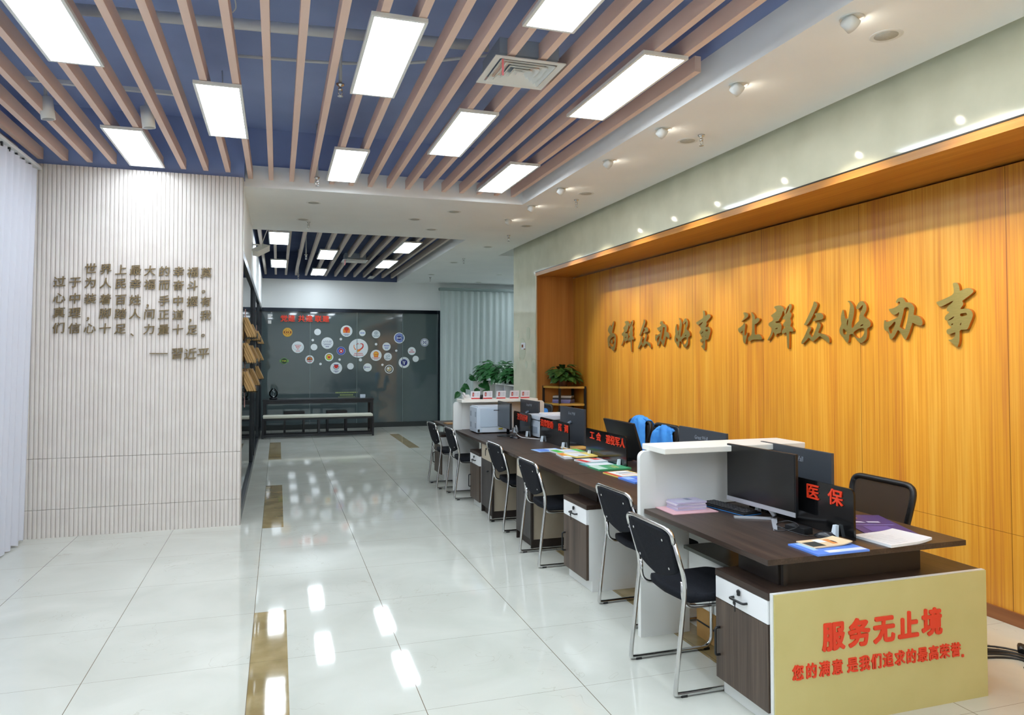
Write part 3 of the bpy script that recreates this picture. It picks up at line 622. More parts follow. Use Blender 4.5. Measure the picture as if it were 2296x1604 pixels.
# ================================================================== FAR GLASS WALL: STICKERS
YF = 16.995
def C3(n, rgb): return mat('print_'+n, rgb, rough=0.5)
WHT = C3('white', (226, 234, 236)); RED = C3('red', (206, 48, 40)); ORG = C3('orange', (232, 128, 40)); YEL = C3('yellow', (236, 190, 70)); BLU = C3('blue', (52, 92, 190)); NAV = C3('navy', (30, 38, 120)); BRN = C3('brown', (136, 74, 30)); GRN = C3('green', (120, 190, 70)); BLK = C3('black', (36, 40, 44)); LIM = C3('lime', (216, 226, 70)); PNK = C3('pink', (196, 70, 100)); TEA = C3('teal', (70, 110, 130)); GLD = C3('gold', (190, 170, 120))
def disc(mb, r, y=0.0, r0=0.0, n=40, th=0.0012, c=(0, 0), a0=0, a1=2*PI):
    """flat printed disc/ring/arc facing -Y"""
    seg = max(3, int(n*(a1-a0)/(2*PI)))
    full = abs(a1-a0-2*PI) < 1e-6
    if r0 <= 0 and full:
        mb.prism([(c[0]+r*math.cos(2*PI*k/n), -y, c[1]+r*math.sin(2*PI*k/n)) for k in range(n)], (0, -th, 0)); return
    for k in range(seg):
        t0 = a0+(a1-a0)*k/seg; t1 = a0+(a1-a0)*(k+1)/seg
        mb.prism([(c[0]+q*math.cos(t), -y, c[1]+q*math.sin(t)) for q, t in ((r0, t0), (r, t0), (r, t1), (r0, t1))], (0, -th, 0))
def tiny_line(mb, w_, z, y, n, h):
    for k in range(n):
        x = -w_/2 + w_*(k+.5)/n; mb.box(x-w_/n*.34, x+w_/n*.34, -y-.001, -y, z-h/2, z+h/2)
def P(mb, pts, y, th=.001): mb.prism([(a, -y, b) for a, b in pts], (0, -th, 0))
EM = [(0.202, 2.175, 0.102), (0.851, 2.187, 0.074), (1.492, 2.214, 0.132), (0.426, 1.842, 0.131), (0.748, 2.003, 0.028), (0.776, 1.845, 0.073), (1.068, 1.937, 0.132), (1.366, 2.029, 0.029), (0.134, 1.535, 0.093), (0.683, 1.566, 0.096), (1.107, 1.619, 0.096), (1.374, 1.761, 0.097), (0.92, 1.464, 0.028), (1.341, 1.562, 0.027), (1.267, 1.371, 0.131), (1.585, 1.409, 0.074), (1.764, 1.821, 0.218), (1.849, 2.174, 0.073), (2.163, 2.148, 0.095), (2.701, 2.065, 0.127), (3.301, 1.963, 0.097), (2.164, 1.916, 0.029), (2.405, 1.862, 0.095), (2.632, 1.767, 0.027), (2.164, 1.659, 0.129), (2.437, 1.627, 0.093), (2.996, 1.759, 0.094), (3.089, 1.575, 0.073), (2.817, 1.49, 0.129), (1.81, 1.555, 0.036), (1.972, 1.38, 0.096), (2.312, 1.439, 0.027), (2.467, 1.337, 0.101)]
desc = {0: 'gold and brown ringed emblem at the upper left', 1: 'blank white disc right of the gold ringed emblem', 2: 'white disc with an orange and red shield emblem near the top', 3: 'white disc with a red triangle in an oval', 4: 'tiny white dot above the blank disc by the first seam', 5: 'blank white disc beside the first glass seam',
 6: 'white disc with a dark wavy line logo', 7: 'tiny white dot above the blue and red ring', 8: 'dark green disc with yellow letters, lowest at the left', 9: 'white disc with a brown arch emblem on the first seam', 10: 'white disc with a green and yellow ring and red heart', 11: 'blue dotted ring around a red core', 12: 'tiny white dot right of the brown arch emblem', 13: 'tiny white dot below the blue and red ring',
 14: 'white disc with a red shield in a grey wreath, low', 15: 'blank white disc right of the red shield disc', 16: 'largest white disc with a red and orange ribbon heart', 17: 'white disc with one short blue line, top centre', 18: 'white disc with a grey ring logo, top', 19: 'blue ringed disc with pale letters at the upper right', 20: 'outlined disc with a dark letter M shape, far right', 21: 'tiny white dot under the grey ring logo disc',
 22: 'white disc with two blue lines of print', 23: 'tiny white dot beside the third seam', 24: 'white disc with an orange domed emblem', 25: 'white disc with a dark square logo', 26: 'white disc with two rows of dark red print', 27: 'blank white disc at the lower right', 28: 'white disc with a navy circle and white V', 29: 'small white dot under the largest disc', 30: 'white disc with one thin dark line of print, low', 31: 'tiny white dot above the black ringed disc', 32: 'black ringed cream disc, lowest at the right'}
for i, (x, z, r) in enumerate(EM):
    kind = 'glass wall sticker, '
    base = MB(); parts = []
    col = WHT
    def add(name, m, fn):
        q = MB(); fn(q); parts.append((name, m, q))
    if i == 0:
        col = BRN; disc(base, r)
        add('emblem_ring', YEL, lambda q: (disc(q, r*.98, .0012, r*.86), disc(q, r*.80, .0012, r*.62, a0=.12*PI, a1=.88*PI), disc(q, r*.80, .0012, r*.62, a0=1.12*PI, a1=1.88*PI), disc(q, r*.50, .0012, r*.34), q.box(-r*.05, r*.05, -.0024, -.0012, -r*.62, r*.62)))
    elif i == 8:
        col = C3('bottle', (38, 62, 48)); disc(base, r*.72)
        add('emblem_ring', GRN, lambda q: (disc(q, r*.98, 0, r*.82, a0=-.35, a1=.35), disc(q, r*.98, 0, r*.82, a0=PI-.35, a1=PI+.35), disc(q, r*.72, .0012, r*.66)))
        add('lettering', LIM, lambda q: fit_text(q, 'TSR', FRONT, (0, -.0022, 0), wd=r*1.1, ht=r*.34, off=.02))
    elif i == 11:
        col = BLU; disc(base, r)
        add('emblem_ring', WHT, lambda q: (disc(q, r, .0012, r*.95), disc(q, r*.62, .0012, r*.58)))
        add('emblem_dots', NAV, lambda q: [disc(q, r*.1, .0012, 0, 10, c=(r*.78*math.cos(t*PI/6), r*.78*math.sin(t*PI/6))) for t in range(12)])
        add('emblem_core', RED, lambda q: disc(q, r*.5, .0012)); add('emblem_figure', WHT, lambda q: disc(q, r*.2, .0024, c=(0, -r*.05)))
    else:
        disc(base, r)
    if i == 2:
        add('emblem_shield', ORG, lambda q: (P(q, [(-.075, -.04), (.075, -.04), (.08, .03), (.05, .085), (-.05, .085), (-.08, .03)], .0012)))
        add('emblem_core', RED, lambda q: (disc(q, .048, .0024, c=(0, .05)), disc(q, .018, .0024, c=(0, -.02)))); add('small_print', NAV, lambda q: (tiny_line(q, .13, -.072, .0012, 6, .014), tiny_line(q, .09, -.097, .0012, 4, .014)))
    if i == 3:
        add('emblem_oval', TEA, lambda q: [q.prism([(a*math.cos(t), -.0012, a*.6*math.sin(t)) for a, t in ((r*.8, k*PI/16), (r*.83, k*PI/16), (r*.83, (k+1)*PI/16), (r*.8, (k+1)*PI/16))], (0, -.001, 0)) for k in range(32)])
        add('emblem_triangle', RED, lambda q: (P(q, [(-.065, .045), (.065, .045), (.058, .036), (-.058, .036)], .0012), P(q, [(-.065, .045), (-.054, .042), (.004, -.05), (0, -.058)], .0012), P(q, [(.065, .045), (.054, .042), (-.004, -.05), (0, -.058)], .0012), fit_text(q, 'NP', FRONT, (0, -.0022, .008), wd=.055, ht=.038, off=.02), tiny_line(q, .09, -.088, .0012, 4, .013)))
    if i == 6:
        add('emblem_wave', NAV, lambda q: (q.tube([(-.09, -.003, .045), (-.07, -.003, .02), (-.045, -.003, .05), (-.02, -.003, .03), (0, -.003, .055), (.012, -.003, .02), (.02, -.003, .045)], .004, 6), q.tube([(.07, -.003, .055), (.045, -.003, .045), (.05, -.003, .022), (.07, -.003, .022), (.088, -.003, .05)], .004, 6), q.box(-.10, .10, -.002, -.001, -.006, -.001)))
        add('small_print', NAV, lambda q: (tiny_line(q, .15, -.035, .0012, 6, .014), tiny_line(q, .08, -.08, .0012, 3, .018)))
    if i == 9:
        add('emblem_arch', BRN, lambda q: (disc(q, r*.66, .0012, 0, 24, a0=0, a1=PI), q.box(-r*.66, r*.66, -.002, -.001, -r*.30, 0)))
        add('emblem_glow', ORG, lambda q: disc(q, r*.5, .0024, r*.3, a0=0, a1=PI)); add('emblem_ribbon', WHT, lambda q: q.box(-r*.6, r*.6, -.0036, -.002, -r*.34, -r*.2)); add('emblem_base', RED, lambda q: q.box(-r*.5, r*.5, -.0036, -.002, -r*.52, -r*.36))
    if i == 10:
        add('emblem_ring', GRN, lambda q: disc(q, r*.74, .0012)); add('emblem_sun', YEL, lambda q: disc(q, r*.56, .0024))
        add('emblem_arc', BRN, lambda q: disc(q, r*.74, .0024, r*.62, a0=.15*PI, a1=.85*PI))
        add('emblem_heart', RED, lambda q: (P(q, [(0, -.038), (.034, -.002), (.030, .020), (.014, .024), (0, .010), (-.014, .024), (-.030, .020), (-.034, -.002)], .0036)))
    if i == 14:
        add('emblem_wreath', TEA, lambda q: disc(q, .068, .0012, .055, c=(0, .03), a0=PI*.95, a1=PI*2.05)); add('emblem_shield', RED, lambda q: P(q, [(-.045, .08), (.045, .08), (.05, .03), (.03, .0), (0, -.012), (-.03, 0), (-.05, .03)], .0012)); add('emblem_top', NAV, lambda q: q.box(-.05, .05, -.003, -.002, .068, .084))
        add('small_print', NAV, lambda q: (tiny_line(q, .11, -.068, .0012, 5, .016), tiny_line(q, .06, -.094, .0012, 3, .014)))
    if i == 16:
        add('emblem_ribbon', RED, lambda q: (P(q, [(.115, .06), (.112, .09), (.085, .115), (.05, .112), (.012, .092), (.03, .094), (.06, .098), (.085, .085), (.092, .055), (.075, .02), (.04, -.01), (-.005, -.028), (-.04, -.03), (-.04, -.04), (.04, -.045), (.09, -.01), (.115, .03)], .0012), P(q, [(-.03, .115), (-.012, .12), (0, .10), (-.01, .085), (-.025, .08), (-.012, .095)], .0012), P(q, [(-.055, .082), (-.05, .076), (-.02, .098), (-.03, .103)], .0012), P(q, [(-.05, .098), (-.04, .088), (-.034, .094), (-.045, .104)], .0012)))
        add('emblem_ribbon_gold', ORG, lambda q: (P(q, [(-.04, -.03), (.0, -.03), (.045, -.025), (.09, -.005), (.03, -.065), (-.02, -.095), (-.038, -.06)], .0018), P(q, [(-.11, .06), (-.098, .085), (-.092, .07), (-.096, .04), (-.082, .0), (-.055, -.02), (-.06, -.042), (-.09, -.02), (-.108, .02)], .0018)))
        add('emblem_ribbon_tip', YEL, lambda q: P(q, [(-.04, -.05), (-.005, -.05), (.0, -.08), (-.025, -.098)], .003))
        add('small_print', RED, lambda q: (tiny_line(q, .19, -.12, .0012, 7, .018), tiny_line(q, .23, -.158, .0012, 9, .018)))
    if i == 17: add('small_print', BLU, lambda q: tiny_line(q, .10, 0, .0012, 5, .022))
    if i == 18: add('emblem_ring', TEA, lambda q: (disc(q, .042, .0012, .034, c=(0, .025)), disc(q, .016, .0012, .006, c=(0, .025)), tiny_line(q, .13, -.042, .0012, 7, .016)))
    if i == 19:
        add('emblem_ring', BLU, lambda q: (disc(q, r*.82, .0012, r*.66), disc(q, r*.60, .0012, r*.46))); add('emblem_core', NAV, lambda q: disc(q, r*.42, .0012)); add('lettering', WHT, lambda q: fit_text(q, 'BSR', FRONT, (0, -.003, 0), wd=r*.86, ht=r*.3, off=.02))
    if i == 20:
        add('emblem_ring', NAV, lambda q: disc(q, r*.90, .0012, r*.78)); add('emblem_letter', NAV, lambda q: (q.box(-.04, -.028, -.002, -.001, -.045, .045), q.box(.028, .04, -.002, -.001, -.045, .045), P(q, [(-.03, .03), (-.018, .03), (.03, -.03), (.018, -.03)], .0012), P(q, [(.03, .03), (.018, .03), (-.03, -.03), (-.018, -.03)], .002)))
    if i == 22: add('small_print', BLU, lambda q: (tiny_line(q, .13, .022, .0012, 5, .024), tiny_line(q, .10, -.022, .0012, 5, .015), tiny_line(q, .07, -.045, .0012, 3, .015)))
    if i == 24:
        add('emblem_dome', ORG, lambda q: (disc(q, .062, .0012, c=(0, .03)), q.box(-.05, .05, -.0022, -.001, -.045, .02))); add('emblem_core', YEL, lambda q: (disc(q, .045, .0024, c=(0, .03)),)); add('emblem_eyes', RED, lambda q: (disc(q, .013, .0036, c=(-.02, .02)), disc(q, .013, .0036, c=(.02, .02)))); add('small_print', RED, lambda q: (tiny_line(q, .18, -.06, .0012, 9, .014), tiny_line(q, .09, -.085, .0012, 5, .013)))
    if i == 25: add('emblem_square', TEA, lambda q: (q.box(-.035, .012, -.002, -.001, .018, .026), q.box(-.035, -.027, -.002, -.001, -.02, .026), q.box(-.035, .0, -.002, -.001, -.02, -.012), q.box(.0, .04, -.002, -.001, .036, .043), q.box(.0, .03, -.002, -.001, -.004, .004), q.box(.034, .042, -.002, -.001, -.004, .03), tiny_line(q, .12, -.05, .0012, 7, .016)))
    if i == 26: add('small_print', PNK, lambda q: (tiny_line(q, .06, .022, .0012, 2, .022), tiny_line(q, .13, -.022, .0012, 4, .024)))
    if i == 28:
        add('emblem_core', NAV, lambda q: disc(q, r*.6, .0012)); add('emblem_letter', WHT, lambda q: (P(q, [(-.032, .045), (-.012, .035), (.004, -.05), (-.006, -.05)], .0024), P(q, [(.032, .045), (.012, .035), (-.002, -.05), (.008, -.05)], .0024)))
        add('small_print', NAV, lambda q: [q.box(r*.8*math.cos(t)-.006, r*.8*math.cos(t)+.006, -.0022, -.001, r*.8*math.sin(t)-.006, r*.8*math.sin(t)+.006) for t in [PI*(.1+.1*k) for k in range(9)]])
    if i == 30: add('small_print', NAV, lambda q: (q.box(-.07, -.055, -.002, -.001, -.03, .03), tiny_line(q, .10, .004, .0012, 4, .018)))
    if i == 32:
        col = GLD; add('emblem_ring', BLK, lambda q: disc(q, r*.80, .0012, r*.62)); add('emblem_rim', WHT, lambda q: (disc(q, r, .0012, r*.82), disc(q, r*.58, .0012, r*.5))); add('emblem_core', WHT, lambda q: disc(q, r*.22, .0012, c=(-.015, .015)))
    lb = kind + desc[i]
    if not parts:
        o = base.build('round_sticker', col); o.location = (x, YF, z); tag(o, lb, 'sticker', 'round stickers on the far glass wall')
    else:
        t = thing('round_sticker', lb, 'sticker', (x, YF, z), 0, 'round stickers on the far glass wall'); base.build('sticker_disc', col, t)
        for n_, m_, q in parts: q.build(n_, m_, t)
for ch, xx, d in (('党', .125, 'first'), ('建', .285, 'second'), ('共', .50, 'third'), ('建', .665, 'fourth'), ('联', .865, 'fifth'), ('建', 1.03, 'sixth')):
    mb = MB(); mb.mesh(text_mesh(ch, .05, .026), frame(FRONT[0], FRONT[1], (0, 0, 0), .155, .155, .2)); o = mb.build('glass_character', RED_LET); o.location = (xx, YF-.012, 2.475)
    tag(o, 'red raised character %s on the far dark glass, %s of six' % (ch, d), 'wall character', 'red characters on the far glass wall')
for z, w_, n, d in ((.81, .50, 14, 'top'), (.755, .30, 9, 'middle'), (.70, .38, 11, 'bottom')):
    mb = MB(); tiny_line(mb, w_, 0, 0, n, .03); o = mb.build('glass_print', C3('olive', (160, 176, 110))); o.location = (1.50, YF, z)
    tag(o, '%s row of tiny olive print above the dark table on the glass' % d, 'lettering', 'olive print on the far glass wall')
for z, d in ((2.53, 'upper'), (2.40, 'lower')):
    o = MB().box(-.035, .035, -.006, 0, -.038, .038).build('wall_switch', WHITE_LAM); o.location = (-.18, YF, z); tag(o, '%s small white square plate at the left end of the dark glass' % d, 'switch', 'white plates on the far glass')

# ================================================================== CURTAINS
def curtain(name, m, p0, p1, z0, z1, folds, amp, label, topshift=(0, 0), rails=True):
    """folded cloth from p0 to p1 (plan), gathered in soft folds"""
    d = Vector((p1[0]-p0[0], p1[1]-p0[1])); L_ = d.length; d /= L_; n = Vector((-d.y, d.x)); bm_ = MB(); NS = folds*10; NZ = 14; g = []
    rnd = random.Random(3); ph = [rnd.uniform(-.6, .6) for _ in range(folds+2)]; am = [rnd.uniform(.6, 1.2) for _ in range(folds+2)]
    for j in range(NZ+1):
        tz = j/NZ; z = z0+(z1-z0)*tz; row = []
        for i in range(NS+1):
            s = i/NS*folds; k = int(s); f = s-k
            a = am[k]*(1-f)+am[k+1]*f; q = ph[k]*(1-f)+ph[k+1]*f
            off = amp*a*math.sin(2*PI*s + q*(0.5+.5*tz))*(1-.35*tz)
            px = p0[0]+d.x*(i/NS*L_)+n.x*off+topshift[0]*tz; py = p0[1]+d.y*(i/NS*L_)+n.y*off+topshift[1]*tz
            zz = z + (0.012*math.sin(5*s) if j == 0 else 0)
            row.append(bm_.bm.verts.new((px, py, zz)))
        g.append(row)
    for a, b in zip(g, g[1:]):
        for i in range(NS):
            f = bm_.bm.faces.new((a[i], a[i+1], b[i+1], b[i])); f.smooth = True
    return bm_
t = thing('curtain', 'white sheer floor length curtain at the left edge of the photo', 'curtain', (-2.14, 4.5, 0))
curtain('c', SHEER, (-2.155, 0.6), (-2.15, 7.50), 0.02, 3.325, 46, 0.032, '', (0.065, 0)).build('cloth', SHEER, t, recalc=False, world=True)
mb = MB()
for k in range(40): mb.box(-2.098, -2.082, 0.7+k*.17, 0.72+k*.17, 3.31, 3.345)
mb.build('curtain_hooks', C3('black', (36, 40, 44)), t, world=True)
loose(MB().box(-2.13, -2.06, 0.4, 7.58, 3.345, 3.375, bev=.004), 'curtain_rail', WMETAL, 'white curtain rail above the left curtain', 'curtain rail')
for y in (1.5, 3.5, 5.5, 7.2):
    loose(MB().box(-2.33, -2.10, y-.01, y+.01, 3.372, 3.385), 'rail_bracket', WMETAL, 'metal bracket holding the left curtain rail to the wall', 'bracket', 'brackets of the left curtain rail')
t = thing('curtain', 'pale greenish sheer curtain in the far right corner beside the dark glass', 'curtain', (4.7, 16.7, 0))
curtain('c', SHEER2, (3.63, 16.78), (6.9, 16.78), 0.03, 3.18, 21, 0.05, '').build('cloth', SHEER2, t, recalc=False, world=True)
mb = MB().box(3.60, 6.95, 16.70, 16.86, 3.20, 3.25, bev=.004).box(3.60, 6.95, 16.74, 16.82, 3.18, 3.199)
for x in (3.66, 4.15, 4.72, 5.4): mb.box(x-.012, x+.012, 16.69, 16.70, 3.215, 3.24)
loose(mb, 'curtain_rail', mat('grey_rail', (150, 166, 164), rough=.4), 'pale grey double curtain rail above the far curtain', 'curtain rail')

# ================================================================== VISITOR CHAIRS
def visitor_chair(loc, rz, label):
    t = thing('visitor_chair', label, 'chair', loc, rz, 'black visitor chairs along the counter')
    hw = .232; r = .0115
    for s in (-1, 1):
        fr = fillet([(.245, s*hw, .405), (.262, s*hw, .30), (.262, s*hw, .0125), (-.235, s*hw, .0125), (-.245, s*hw, .02), (-.182, s*hw, .54), (-.245, s*hw, .74)], .07, 6)
        # sled runner and upright on each side
        MB().tube(fr, r, 10).build('side_frame', CHROME, t)
    MB().tube(fillet([(-.247, -hw, .735), (-.262, -hw, .80), (-.262, hw, .80), (-.247, hw, .735)], .075, 7), r, 10).build('back_rail', CHROME, t)
    for s in (-1, 1):
        MB().tube(fillet([(-.190, s*(hw-.021), .545), (-.185, s*(hw-.021), .42), (-.05, s*(hw-.026), .413), (.235, s*(hw-.026), .413)], .06, 5), .0095, 8).build('seat_rail', CHROME, t)
    MB().tube([(.245, -hw, .40), (.245, hw, .40)], .009, 8).build('seat_crossbar', CHROME, t)
    # back pad, its lower edge bowed
    def pad(mb, outline, th, place):
        n = len(outline); cx = sum(p[0] for p in outline)/n; cy = sum(p[1] for p in outline)/n
        lay = []
        for sc_, off in ((.93, -th/2), (.985, -th*.42), (1.0, -th*.15), (1.0, th*.15), (.985, th*.42), (.93, th/2)):
            lay.append([mb.bm.verts.new(place(cx+(p[0]-cx)*sc_, cy+(p[1]-cy)*sc_, off)) for p in outline])
        for a, b in zip(lay, lay[1:]):
            for k in range(n):
                f = mb.bm.faces.new((a[k], a[(k+1) % n], b[(k+1) % n], b[k])); f.smooth = True
        mb.bm.faces.new(lay[0][::-1]); mb.bm.faces.new(lay[-1])
    def rounded(w2, top, bot, rt_, rb, bow):
        out = []
        for a in range(7): q = PI/2*a/6; out.append((w2-rt_+rt_*math.cos(q), top-rt_+rt_*math.sin(q)))
        for a in range(7): q = PI/2+PI/2*a/6; out.append((-w2+rt_+rt_*math.cos(q), top-rt_+rt_*math.sin(q)))
        for a in range(13):
            q = a/12; u = -w2*.93+q*2*w2*.93; out.append((u, bot + bow*(1-(1-abs(2*q-1))**.55*1.0)))
        return out
    bp = MB()
    pad(bp, rounded(.222, .145, -.135, .07, .05, .075), .032, lambda u, v, o: (-.2195 - .26*v - .28*0 + o*.96 + .012*(1-(u/.22)**2)*-1, u, .655 + v*.96 + o*.26))
    bp.build('backrest', BLACK_FAB, t)
    sp = MB()
    pad(sp, rounded(.215, .225, -.205, .06, .06, .03), .045, lambda u, v, o: (.035 + v, u, .446 + o + .004*math.cos(v*6)))
    sp.build('seat', BLACK_FAB, t)
    for u in (-.15, .15):
        for v in (.09, -.06):
            MB().lathe([(.003, 0), (.008, 0), (.006, .003), (.002, .004)], c=(-.2195-.26*v-.016-.012*(1-(u/.22)**2), u, .655+v*.96-.004), axis=(-1, 0, -.26), n=12).build('back_screw', CHROME, t)
    for s in (-1, 1):
        for xx in (-.20, .225):
            MB().box(xx-.016, xx+.016, s*hw-.012, s*hw+.012, -.0005, .012).build('rubber_foot', BLACK_PL, t)
    return t
CH = [(2.08, 3.37, .0, 'nearest of the row, beside the cream sign desk'), (2.295, 4.24, .03, 'second of the row, half behind the nearest one'), (2.185, 5.585, .0, 'third of the row, beside a beige keyed drawer'), (2.25, 6.755, .02, 'fourth of the row, before the fourth desk'), (2.175, 8.375, .0, 'fifth of the row, before the far white partition'), (2.12, 9.12, .02, 'farthest of the row')]
c0 = None
for x, y, rz, d in CH:
    l = 'black visitor chair with chrome frame, ' + d
    c0 = visitor_chair((x, y, 0), rz, l) if c0 is None else (dup(c0, (x, y, 0), rz, l))

# ================================================================== COUNTER DESKS
XD = 2.055; TOP = 0.75
def key_lock(parent, x, y, z, keyed=True):
    """bar handle with the lock above, on a face looking to -X (local coords)"""
    h = MB().tube(fillet([(x, y-.05, z), (x-.022, y-.05, z), (x-.026, y+.05, z), (x, y+.05, z)], .012, 4), .006, 8).build('drawer_handle', BLACK_PL, parent)
    l = MB().lathe([(.002, 0), (.011, 0), (.010, .006), (.002, .006)], c=(x, y+.012, z+.035), axis=(-1, 0, 0), n=16).build('lock', BLACK_PL, parent)
    if keyed:
        MB().box(x-.016, x-.006, y-.008, y+.006, z+.022, z+.046, bev=.003).box(x-.03, x-.0265, y+.0, y+.004, z-.05, z+.0, bev=0).lathe([(.002, 0), (.010, 0), (.010, .003), (.002, .003)], c=(x-.03, y+.002, z-.01), axis=(-1, 0, 0), n=14).build('key', BLACK_PL, parent)
def desk_white(y0, y1, cab0, cab1, label, cab_depth=.55, sign=False):
    """desk with white pedestal: drawer, walnut door, open shelf gap under the top"""
    L_ = y1-y0; t = thing('counter_desk', label, 'desk', (XD, y0, 0), 0, 'counter desks along the timber wall')
    MB().box(0, 1.145, 0, L_-.002, TOP-.026, TOP, bev=.0025).build('desktop', WALNUT, t)
    c0_, c1_ = cab0-y0, cab1-y0; d = cab_depth
    MB().box(.045, d, c0_+.004, c1_, 0.0, .08).box(.02, d, c0_, c1_, .08, .572).build('pedestal', WHITE_LAM, t)
    MB().box(.0, d+.0, c0_-.002, c1_+.002, .573, .605, bev=.002).build('pedestal_top', WALNUT, t)
    yn = c1_-.02 if not sign else c1_-.02
    MB().box(.13, .15, c0_+.06, c0_+.08, .6055, TOP-.027).box(.12, (.95 if sign else d-.02), c0_+.085, c1_-.02, .6055, TOP-.027).build('riser', WALNUT_D, t)
    dr = MB().box(.0, .0195, c0_+.003, c1_-.003, .468, .571, bev=.0015).build('drawer', mat('white_drawer', (236, 237, 238), rough=.35), t)
    key_lock(dr, 0, (c0_+c1_)/2, .512)
    do = MB().box(.0, .0195, c0_+.003, c1_-.003, .083, .465, bev=.0015).build('door', WALNUT_V, t)
    MB().tube(fillet([(0, c1_-.035, .20), (-.025, c1_-.035, .20), (-.025, c1_-.035, .33), (0, c1_-.035, .33)], .01, 4), .006, 8).build('door_handle', BLACK_PL, do)
    return t
# nearest desk with the cream sign on its end
t = desk_white(2.72, 3.855, 2.722, 3.125, 'nearest walnut counter desk with the cream slogan board on its end', cab_depth=1.23, sign=True)
MB().box(.296, .308, .41, 1.13, .19, .50).build('modesty_panel', WHITE_LAM, t)
MB().box(.26, .95, .41, 1.13, .50, .52).build('lower_shelf', mat('grey_smoked_shelf', (92, 96, 88), rough=.25), t)
sg = thing('slogan_board', 'cream board with red Chinese slogan on the end of the nearest desk', 'sign', (2.66, 2.70, 0))
MB().box(2.062, 3.292, 2.700, 2.719, 0.0, .606).build('board_edge', WHITE_LAM, sg, world=True)
MB().box(2.066, 3.290, 2.692, 2.699, 0.0, .604).build('board_face', CREAM, sg, world=True)
mb = MB()
def txt_line(mb, s, x0, x1, zc0, zc1, size, off, y=2.690, wx=1.0, depth=.006):
    n = len(s)
    for k, ch in enumerate(s):
        if ch == ' ': continue
        x = x0+(x1-x0)*(k+.5)/n; z = zc0+(zc1-zc0)*(k+.5)/n
        mb.mesh(text_mesh(ch, .05, off), frame(FRONT[0], FRONT[1], (x, y-.001, z), size*wx, size, depth/.05*.5))
txt_line(mb, '服务无止境', 2.305, 3.015, .385, .385, .130, .036, wx=.96)
mb.build('slogan_lettering', RED_LET, sg, world=True)
mb = MB(); txt_line(mb, '您的满意', 2.148, 2.43, .253, .250, .070, .022, wx=.88); txt_line(mb, '是我们追求的最高荣誉', 2.445, 3.12, .25, .242, .070, .022, wx=.88); mb.box(3.123, 3.135, 2.686, 2.691, .208, .220)
mb.build('motto_lettering', RED_LET, sg, world=True)

# the other units of the row
t = desk_white(3.905, 5.13, 4.695, 5.12, 'second walnut counter desk with a keyed white drawer, covered in leaflets', cab_depth=.52)
MB().box(.60, .62, .0, 1.2, .12, .70).build('modesty_panel', WHITE_LAM, t)
def desk_beige(y0, y1, label, k):
    L_ = y1-y0; t = thing('counter_desk', label, 'desk', (XD, y0, 0), 0, 'counter desks along the timber wall')
    MB().box(0, 1.145, 0, L_-.002, TOP-.026, TOP, bev=.0025).build('desktop', WALNUT, t)
    MB().box(.02, 1.12, L_-.022, L_-.004, 0, TOP-.027).build('side_panel', WALNUT_D, t)
    c0_ = L_-.40; c1_ = L_-.024
    MB().box(.045, .50, c0_, c1_, 0, .07).box(.02, .042, c0_-.012, c0_+.002, 0, TOP-.027).build('plinth', WALNUT_D, t)
    MB().box(.042, .50, c0_, c1_, .07, TOP-.028).build('pedestal', BEIGE_LAM, t)
    dr = MB().box(.018, .0415, c0_+.006, c1_-.003, .565, TOP-.03, bev=.001).build('drawer', mat('beige_drawer', (188, 176, 156), rough=.5), t)
    MB().lathe([(.002, 0), (.010, 0), (.010, .008), (.002, .008)], c=(.018, (c0_+c1_)/2, .68), axis=(-1, 0, 0), n=14).box(.004, .008, (c0_+c1_)/2-.004, (c0_+c1_)/2+.006, .61, .672).build('key', BLACK_PL, dr)
    do = MB().box(.018, .0415, c0_+.006, c1_-.003, .075, .562, bev=.001).build('door', SLATE_V, t)
    MB().lathe([(.004, 0), (.006, .012), (.012, .018), (.010, .024), (.003, .024)], c=(.018, c0_+.11, .46), axis=(-1, 0, 0), n=14).build('door_knob', BLACK_PL, do)
    MB().box(.70, .72, .01, c0_-.013, .10, TOP-.027).build('modesty_panel', BEIGE_LAM, t)
    return t
desk_beige(5.132, 6.325, 'walnut counter desk with beige drawer, third from the camera', 0)
desk_beige(6.327, 7.518, 'walnut counter desk with beige drawer and key, fourth from the camera', 1)
t = desk_white(7.52, 8.63, 7.522, 7.91, 'walnut counter desk carrying the big printer before the far partition', cab_depth=.52)
MB().box(.60, .62, .40, 1.10, .12, .70).build('modesty_panel', WHITE_LAM, t)
t = desk_white(8.69, 9.91, 9.44, 9.86, 'farthest walnut counter desk beyond the far white partition', cab_depth=.52)
MB().box(.60, .62, .03, .72, .0, .70).build('modesty_panel', WHITE_LAM, t)

